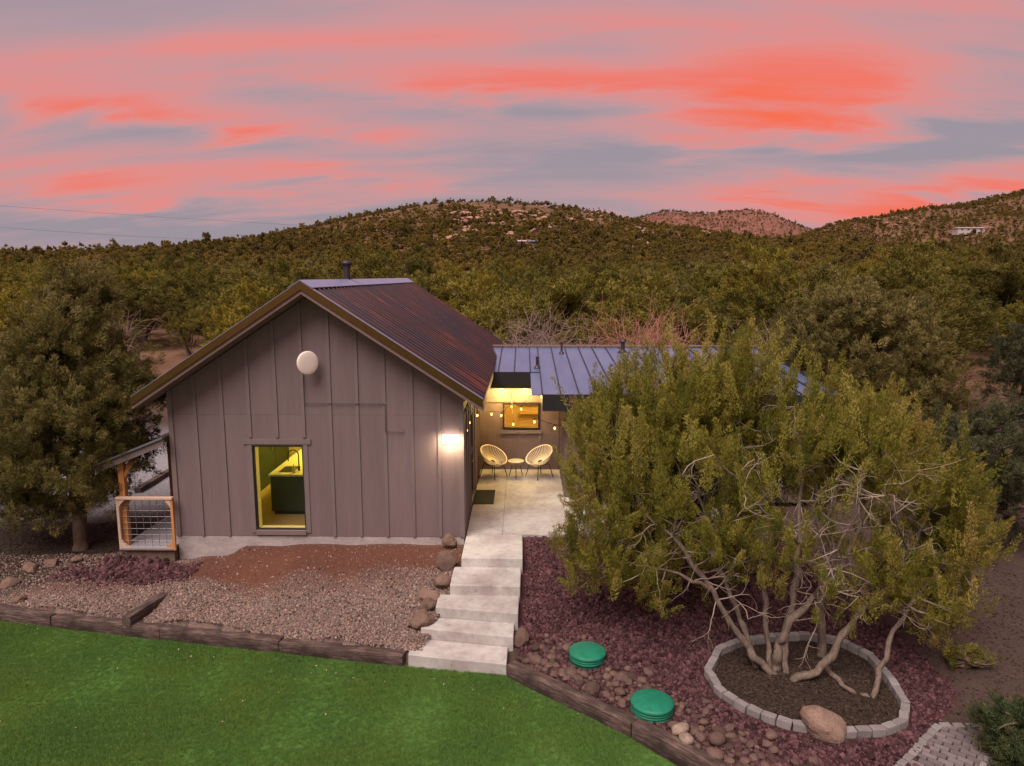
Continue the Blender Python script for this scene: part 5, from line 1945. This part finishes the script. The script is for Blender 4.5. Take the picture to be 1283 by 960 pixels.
def px_tree(name, label, base, blobs_px, mat, bark, nt, per, tl, tr, ll, lw, up, seed, cat='tree', trunk_r=.12, shell=.45, hue=.22, low=-.5):
    """one near tree: base (px,py,z), crown ellipsoids given by pixel and depth offset from the base"""
    g = np.random.default_rng(seed)
    bx, by = G(base[0], base[1], base[2])[:2]
    bz = hz(bx, by)
    t = thing(name, label, cat, (bx, by, bz))
    bl = []
    for px, py, dy_, rx, ry, rz_ in blobs_px:
        p = PY(px, py, by + dy_)
        bl.append((p[0], p[1], p[2], rx, ry, rz_, 1))
    B = np.array(bl)
    topz = (B[:, 2] + B[:, 5] * .5).max()
    cx, cy = B[:, 0].mean(), B[:, 1].mean()
    m_ = MB()
    pts = curved(g, (bx, by, bz - .08), (cx, cy, topz), 0, 8)
    m_.bark_tube(pts, list(np.linspace(trunk_r, .02, 8)), 12, .32, seed)
    m_.build('trunk', bark, t)
    c, n_, th = tuft_points(g, bl, nt, shell, low, (8, tr * 1.7))
    m_ = MB()
    for i in g.choice(nt, min(nt, 130), replace=False):
        k = int(np.argmin(np.linalg.norm(pts - c[i], axis=1) + 1.2 * np.clip(pts[:, 2] - c[i][2], 0, 9)))
        m_.tube(curved(g, pts[k], c[i], -.05), [.03, .02, .014, .01, .004], 4, False)
    m_.build('branches', bark, t, 'stuff')
    ctr = B[:, :3].mean(0) - np.array([0, 0, .3])
    on = norm(norm((c - ctr) / (B[:, :3].max(0) - B[:, :3].min(0) + B[:, 3:6].mean(0) * 2)) * .8 + n_)
    V, var = leaves(g, c, n_, per, tl, tr, ll, lw, up, hue * .7, 1.0, th, .72, on)
    link('crown', leaf_mesh('crown', V - np.array([bx, by, bz]), var, mat), None, t)
    return t


px_tree('pinyon_tree', 'dense olive pinyon tree with a dark trunk beside the porch', (103, 688, -.42),
        [(102, 372, 0, .35, .4, .35), (98, 405, 0, .62, .7, .6), (100, 450, 0, .88, .9, .75), (62, 490, 0, .85, .9, .85), (148, 500, 0, .66, .8, .8), (92, 540, -.3, 1.15, 1.0, .8), (28, 545, 0, .72, .9, .8), (145, 570, .1, .62, .7, .5),
         (70, 598, -.2, 1.1, 1.0, .5), (10, 610, -.2, .8, .8, .45), (128, 622, -.1, .5, .5, .25), (35, 645, -.3, .6, .6, .25), (0, 600, 0, .5, .7, .6)],
        'leaf_pinyon', 'bark', 3000, 110, .22, .10, .060, .017, .55, 31, trunk_r=.14, shell=.35)
px_tree('pinyon_tree', 'dark low pinyon behind the porch pinyon, over the leaf litter', (18, 640, -.2),
        [(10, 560, 0, 1.2, 1.2, .9), (-70, 560, 0, 1.3, 1.2, 1.3), (40, 600, 0, .7, .8, .5)], 'leaf_dark', 'bark', 700, 90, .22, .09, .06, .016, .5, 32)
px_tree('pinyon_tree', 'tall rounded grey green pinyon at the end of the wing', (1085, 585, -.1),
        [(1060, 405, 0, 1.1, 1.2, .8), (1100, 440, 0, 1.6, 1.6, 1.2), (1040, 460, 0, 1.3, 1.4, 1.1), (1140, 490, 0, 1.2, 1.3, 1.0), (1085, 515, -.3, 1.9, 1.5, .9), (1010, 430, .4, .6, .9, .8), (1150, 535, 0, .9, 1.0, .55), (1180, 520, .2, .5, .6, .5)],
        'leaf_pinyon', 'bark', 2400, 95, .26, .12, .080, .024, .6, 33, trunk_r=.2)
px_tree('pinyon_tree', 'dark green pinyon spreading over the right hand dirt', (1235, 690, -.3),
        [(1215, 575, 0, .95, 1.0, .75), (1270, 570, 0, 1.0, 1.0, .8), (1190, 560, .3, .6, .8, .5), (1225, 630, 0, 1.0, 1.0, .6), (1300, 620, 0, 1.0, 1.0, .9), (1170, 600, .2, .5, .6, .6), (1190, 660, 0, .5, .6, .3)],
        'leaf_dark', 'bark', 1300, 100, .19, .085, .055, .015, .5, 34, low=-.8)
px_tree('pinyon_tree', 'blue green pinyon beside the dirt track behind', (1290, 530, 0),
        [(1285, 460, 0, 1.1, 1.2, 1.1), (1255, 490, 0, .7, .8, .6), (1310, 440, 0, 1.2, 1.2, 1.3)], 'leaf_dark', 'bark', 600, 80, .24, .1, .08, .02, .5, 35)
px_tree('juniper_shrub', 'spiky green shrub beside the brick path', (1272, 945, -.62),
        [(1262, 915, 0, .20, .25, .22), (1290, 925, 0, .3, .3, .3), (1250, 940, 0, .14, .2, .14), (1300, 960, -.2, .4, .4, .3)], 'leaf_shrub', 'bark', 420, 70, .16, .05, .05, .010, .6, 36, 'shrub', .02, hue=.3)
px_tree('juniper_seedling', 'small green juniper seedling on the bare dirt right of the ring', (1205, 836, -.6),
        [(1205, 829, 0, .14, .12, .08), (1188, 833, 0, .10, .1, .05), (1230, 828, 0, .1, .1, .05)], 'leaf_green', 'bark', 90, 60, .08, .04, .03, .008, .5, 37, 'shrub', .01)
px_tree('sage_shrub', 'grey green bushy shrub behind the wing roof', (930, 500, 0),
        [(940, 440, 0, .9, .9, .6), (905, 450, 0, .6, .7, .5), (985, 455, 0, .6, .7, .6)], 'leaf_pinyon', 'silver_bark', 420, 80, .3, .07, .07, .016, .8, 38, 'shrub', .05)


def bare(name, label, px, py, yy, hgt, spread, mat, seed, nmain=22, cat='shrub', group=None, depth=3):
    g = np.random.default_rng(seed)
    p = PY(px, py, yy)
    z0 = hz(p[0], yy)
    t = thing(name, label, cat, (p[0], yy, z0), 0, group)
    m_ = MB()
    for i in range(nmain):
        a = g.uniform(0, 6.28)
        twig(m_, g, (p[0] + g.normal(0, .12), yy + g.normal(0, .12), z0 - .03), norm(np.array([math.cos(a) * spread, math.sin(a) * spread, 1.0])), hgt * g.uniform(.45, .65), .034, depth, .16, 4)
    m_.build('branches', mat, t)
    return t


bare('bare_shrub', 'bare reddish shrub behind the wing roof', 806, 420, 25.0, 3.7, .24, 'red_twig', 51, 80)
bare('bare_shrub', 'bare grey shrub between the gable roof and the wing', 668, 420, 26.0, 3.7, .20, 'dead_twig', 52, 44)
bare('bare_shrub', 'thin grey shrub behind the vent pipes of the wing', 735, 425, 25.5, 3.0, .28, 'dead_twig', 53, 22)
bare('bare_shrub', 'bare pale shrub tangled beside the pinyon behind the wing', 985, 420, 27.0, 3.6, .4, 'dead_twig', 54, 14)
for (px, yy, s) in ((640, 33, 54), (700, 30, 55), (1005, 33, 56), (1180, 45, 57), (1130, 50, 58), (555, 38, 59), (140, 36, 60)):
    bare('bare_shrub', 'bare grey twiggy shrub among the junipers of the woodland', px, 400, yy, 3.7, .35, 'dead_twig', s, 12, 'shrub', 'bare shrubs in the woodland')

# ---------------------------------------------------------------- woodland behind the house


def wood_proto(seed, nt, per, tl, tr, ll, lw, mat, h=4.6, wd=2.1, nblob=9, twigs=True, low=-.35):
    g = np.random.default_rng(seed)
    bl = []
    for i in range(nblob):
        a, rr = g.uniform(0, 6.28), wd * .55 * math.sqrt(g.uniform(0, 1))
        z = h * g.uniform(.38, .72) * (1 - .22 * rr / wd)
        r0 = wd * g.uniform(.38, .58)
        bl.append((rr * math.cos(a), rr * math.sin(a), z, r0, r0, r0 * g.uniform(.8, 1.15), 1))
    bl.append((0, 0, h * .42, wd * .8, wd * .8, h * .3, 1))
    bl.append((g.normal(0, .2), g.normal(0, .2), h * .78, wd * .4, wd * .4, h * .2, 1))
    c, n_, th = tuft_points(g, bl, nt, .72, low, (7, wd * .09))
    ctr = np.array([0, 0, h * .40])
    on = norm(norm((c - ctr) / np.array([wd, wd, h * .5])) * 1.1 + n_ * .7)
    V, var = leaves(g, c, n_, per, tl, tr, ll, lw, .55, .13, 1.0, th, .78, on)
    crown = leaf_mesh('crown', V, var, mat)
    m_ = MB()
    for k in range(3):
        a = g.uniform(0, 6.28)
        m_.tube(curved(g, (.1 * math.cos(a), .1 * math.sin(a), -.3), (math.cos(a) * wd * .4, math.sin(a) * wd * .4, h * .7), 0, 6), [.14, .11, .09, .07, .05, .02], 6)
    if twigs:
        for i in range(26):
            a = g.uniform(0, 6.28)
            twig(m_, g, (.2 * math.cos(a), .2 * math.sin(a), h * g.uniform(.1, .5)), norm(np.array([math.cos(a), math.sin(a), .5])), wd * g.uniform(.5, .8), .03, 1, .25, 4)
    tr_ = m_.mesh('trunk')
    tr_.materials.append(MATS['bark' if seed % 3 else 'silver_bark'])
    return crown, tr_


KIND = [wood_proto(400, 520, 60, .30, .13, .10, .040, 'leaf_olive'), wood_proto(401, 500, 60, .36, .12, .10, .038, 'leaf_olive', 5.0, 1.9), wood_proto(402, 540, 60, .26, .15, .09, .042, 'leaf_green', 4.3, 2.3),
        wood_proto(403, 480, 60, .36, .12, .11, .038, 'leaf_olive', 4.0, 2.2), wood_proto(404, 500, 60, .26, .14, .09, .042, 'leaf_green', 5.2, 1.8), wood_proto(405, 420, 60, .30, .13, .10, .038, 'leaf_pinyon', 4.4, 2.0)]
KLAB = ['olive green juniper with a rounded crown in the woodland behind the house', 'tall yellow green juniper in the woodland behind the house', 'broad dark green juniper in the woodland behind the house',
        'low spreading olive juniper in the woodland behind the house', 'slender dark green pinyon in the woodland behind the house', 'grey green loose pinyon in the woodland behind the house']
FAR = [wood_proto(420 + i, 80, 26, .5, .22, .32, .13, 'leaf_far', 4.4, 2.0, 7, False)[0] for i in range(4)]
far_p = [proto('far_tree', me, None) for me in FAR]

g = np.random.default_rng(77)
clear = [(G(1215, 490, 0)[:2], 4.2), (G(1238, 440, 0)[:2], 4.5), (G(205, 470, 0)[:2], 5.0), (G(160, 540, 0)[:2], 5.5), (G(200, 520, 0)[:2], 5.0)]
cand = []
for _ in range(26000):
    y = 24 + (g.uniform() ** .55) * 190
    x = g.uniform(-1, 1) * (.86 * y + 8)
    cand.append((y, x))
cand.sort()
cell, keep = {}, []
for y, x in cand:
    if y < 28.5 and -9 < x < 9.5:
        continue
    if y < 36 and -17 < x < -7 and y < 25.5:
        continue
    if any(math.hypot(x - q[0][0], y - q[0][1]) < q[1] for q in clear):
        continue
    if math.hypot(x - 10.3, y - 19.5) < 4 or (x > 0 and math.hypot(x - 17, y - 25) < 2.5):
        continue
    ms = 4.3 + .006 * y
    ci, cj = int(math.floor(x / 4)), int(math.floor(y / 4))
    ok = True
    for i in (-1, 0, 1):
        for j in (-1, 0, 1):
            for (a, b_) in cell.get((ci + i, cj + j), ()):
                if (a - x) ** 2 + (b_ - y) ** 2 < ms * ms:
                    ok = False
    if ok:
        cell.setdefault((ci, cj), []).append((x, y))
        keep.append((x, y))
keep.sort(key=lambda p: p[1])
inview = lambda x, y: abs(x) < .76 * y + 3
near_trees = [p for p in keep if inview(*p)][:285]
near_set = set(near_trees)
rest = [p for p in keep if p not in near_set]
for i, (x, y) in enumerate(near_trees):
    k = int(g.choice(6, p=[.24, .2, .16, .18, .12, .10]))
    s = float(np.clip(g.normal(1.0, .16), .65, 1.3))
    t = thing('juniper_tree' if k < 4 else 'pinyon_tree', KLAB[k], 'tree', (x, y, hz(x, y) - .05), float(g.uniform(0, 6.28)), KLAB[k].split(' in the')[0] + ' trees of the woodland')
    t.scale = (s * g.uniform(1.15, 1.5), s * g.uniform(1.15, 1.5), s * g.uniform(.88, 1.08))
    for nm, me in (('crown', KIND[k][0]), ('trunk', KIND[k][1])):
        o = bpy.data.objects.new(nm, me)
        C.objects.link(o)
        o.parent = t
# everything farther off reads as one wood
RX = np.array([p[0] for p in rest])
RY = np.array([p[1] for p in rest])
HXs, HYs = [], []
for _ in range(14):
    n_ = 4000
    y = g.uniform(205, 950, n_)
    x = g.uniform(-1, 1, n_) * (.80 * y + 10)
    HXs.append(x)
    HYs.append(y)
HXs.append(g.uniform(120, 520, 9000))
HYs.append(g.uniform(280, 640, 9000))
HX, HY = np.concatenate(HXs), np.concatenate(HYs)
bare_n = fnoise(HX, HY, .045, 41)
hill_amt = np.clip((far_h(HX, HY) - 14) / 25, 0, 1)
dens = np.clip(1.25 - 1.0 * hill_amt * ((bare_n > .2) & (HX < 150) & (HY < 600)) - .3 * hill_amt, .12, 1) * np.where(HY < 330, 1.0, .8)
kp = g.uniform(0, 1, len(HX)) < dens * np.where(HY > 640, .95, .98)
HX, HY = HX[kp], HY[kp]
AX, AY = np.concatenate([RX, HX]), np.concatenate([RY, HY])
N = len(AX)
sc = np.clip(g.normal(.85, .2, N), .4, 1.4)
sc[len(RX):] *= np.where(HY < 300, .9, .62) * g.uniform(.6, 1.25, len(HX))
stuff('distant_woodland', np.stack([AX, AY, ground_h(AX, AY) - .2], -1), np.stack([np.zeros(N), np.zeros(N), g.uniform(0, 6.28, N)], -1),
      np.stack([sc, sc, sc * g.uniform(.8, 1.1, N)], -1), far_p, 'mass of small olive junipers covering the plain and the hills', 'woodland')


# pale rock outcrops and far houses on the hillsides
def march(px, py):
    d = np.array(ray(px, py))
    t = np.linspace(120, 1200, 2200)
    P_ = d[None] * t[:, None] + np.array([0, 0, CAMZ])
    h = ground_h(P_[:, 0], P_[:, 1])
    k = np.nonzero(P_[:, 2] < h + .5)[0]
    return P_[k[0]] if len(k) else None


OUT = [(575, 272, 22, 8, 26), (600, 292, 30, 8, 22), (560, 300, 40, 5, 14), (515, 314, 22, 5, 14), (640, 270, 40, 8, 22), (700, 285, 40, 9, 20), (805, 292, 6, 14, 30), (620, 285, 60, 16, 26), (690, 275, 60, 12, 14), (655, 300, 40, 6, 12), (880, 290, 12, 5, 10), (745, 268, 30, 6, 10), (1100, 280, 50, 5, 14)]
op_ = []
for ox, oy, ow, oh, cnt in OUT:
    for _ in range(cnt):
        q = march(ox + g.normal(0, .6) * ow, oy + g.normal(0, .6) * oh)
        if q is not None:
            op_.append(q)
op_ = np.array(op_)
N = len(op_)
hr = [proto('hill_rock', rock_mesh('hill_rock', 500 + i, 2, .5, .6, 4), 'hill_rock') for i in range(4)]
ss = g.uniform(1.0, 3.4, N)
stuff('rock_outcrops', np.stack([op_[:, 0], op_[:, 1], ground_h(op_[:, 0], op_[:, 1]) + .8], -1), np.stack([g.normal(0, .2, N), g.normal(0, .2, N), g.uniform(0, 6.28, N)], -1),
      np.stack([ss * 1.6, ss, ss * .9], -1), hr, 'pale pink rock outcrops breaking through the wooded hill', 'rocks')


def far_house(px, py, w, dpt, h, roof_mat, label, wins):
    q = march(px, py)
    x, y = q[0], q[1]
    z = hz(x, y) + 1.7
    t = thing('far_house', label, 'house', (x, y, z - 1.7))
    MB().box(x - w / 2, x + w / 2, y - dpt / 2, y + dpt / 2, z - 1.9, z + h).build('wall', 'far_white', t)
    m_ = MB()
    m_.add([(x - w / 2 - .4, y - dpt / 2 - .4, z + h), (x + w / 2 + .4, y - dpt / 2 - .4, z + h), (x + w / 2 + .4, y, z + h * 1.35), (x - w / 2 - .4, y, z + h * 1.35),
            (x - w / 2 - .4, y + dpt / 2 + .4, z + h), (x + w / 2 + .4, y + dpt / 2 + .4, z + h)], [(0, 1, 2, 3), (3, 2, 5, 4), (0, 3, 4), (1, 5, 2), (1, 0, 4, 5)])
    m_.build('roof', roof_mat, t)
    for k in range(wins):
        xx = x - w / 2 + w * (k + .7) / (wins + .4)
        MB().box(xx - .5, xx + .5, y - dpt / 2 - .05, y - dpt / 2 + .02, z + h * .3, z + h * .75).build('window', 'dark_trim', t)


far_house(668, 312, 2.6, 3, 1.3, 'far_blue', 'tiny blue roofed house on the foot of the wooded hill', 2)
far_house(654, 312, 2.4, 3, 1.3, 'far_white', 'tiny pale house beside the blue roofed one on the hill', 2)
far_house(1213, 293, 14, 5, 1.5, 'far_white', 'long low white building on the far right slope', 4)

# power lines crossing to the hill, carried by a pole beyond the left edge
yl = 230.0
pp = PY(-70, 250, yl)
pole = thing('power_pole', 'wooden power pole with three cross arms beside the valley', 'pole', (pp[0], yl, hz(pp[0], yl)))
MB().tube([(pp[0], yl, hz(pp[0], yl) - .5), (pp[0], yl, pp[2] + .6)], .16, 8).build('post', 'bark', pole)
for zz in (250, 280, 306):
    z = PY(-70, zz, yl)[2]
    MB().box(pp[0] - .1, pp[0] + 1.2, yl - .06, yl + .06, z - .08, z + .08).build('cross_arm', 'bark', pole)
for k, (pts_, lab) in enumerate(((((-70, 250), (0, 258), (200, 272), (420, 285), (640, 290)), 'topmost thin power line sagging over the left ridge'),
                                 (((-70, 280), (0, 285), (160, 296), (340, 303), (520, 306)), 'middle thin power line sagging over the left ridge'),
                                 (((-70, 306), (0, 310), (120, 314), (250, 317.5), (400, 319)), 'lowest thin power line, just above the left ridge'))):
    ws = [PY(a, b_, yl + 30 * i) for i, (a, b_) in enumerate(pts_)]
    o = MB().tube(ws, .045, 4).build('power_line', 'wire')
    tag(set_origin(o, ws[0]), lab, 'power line', 'power lines over the left ridge')
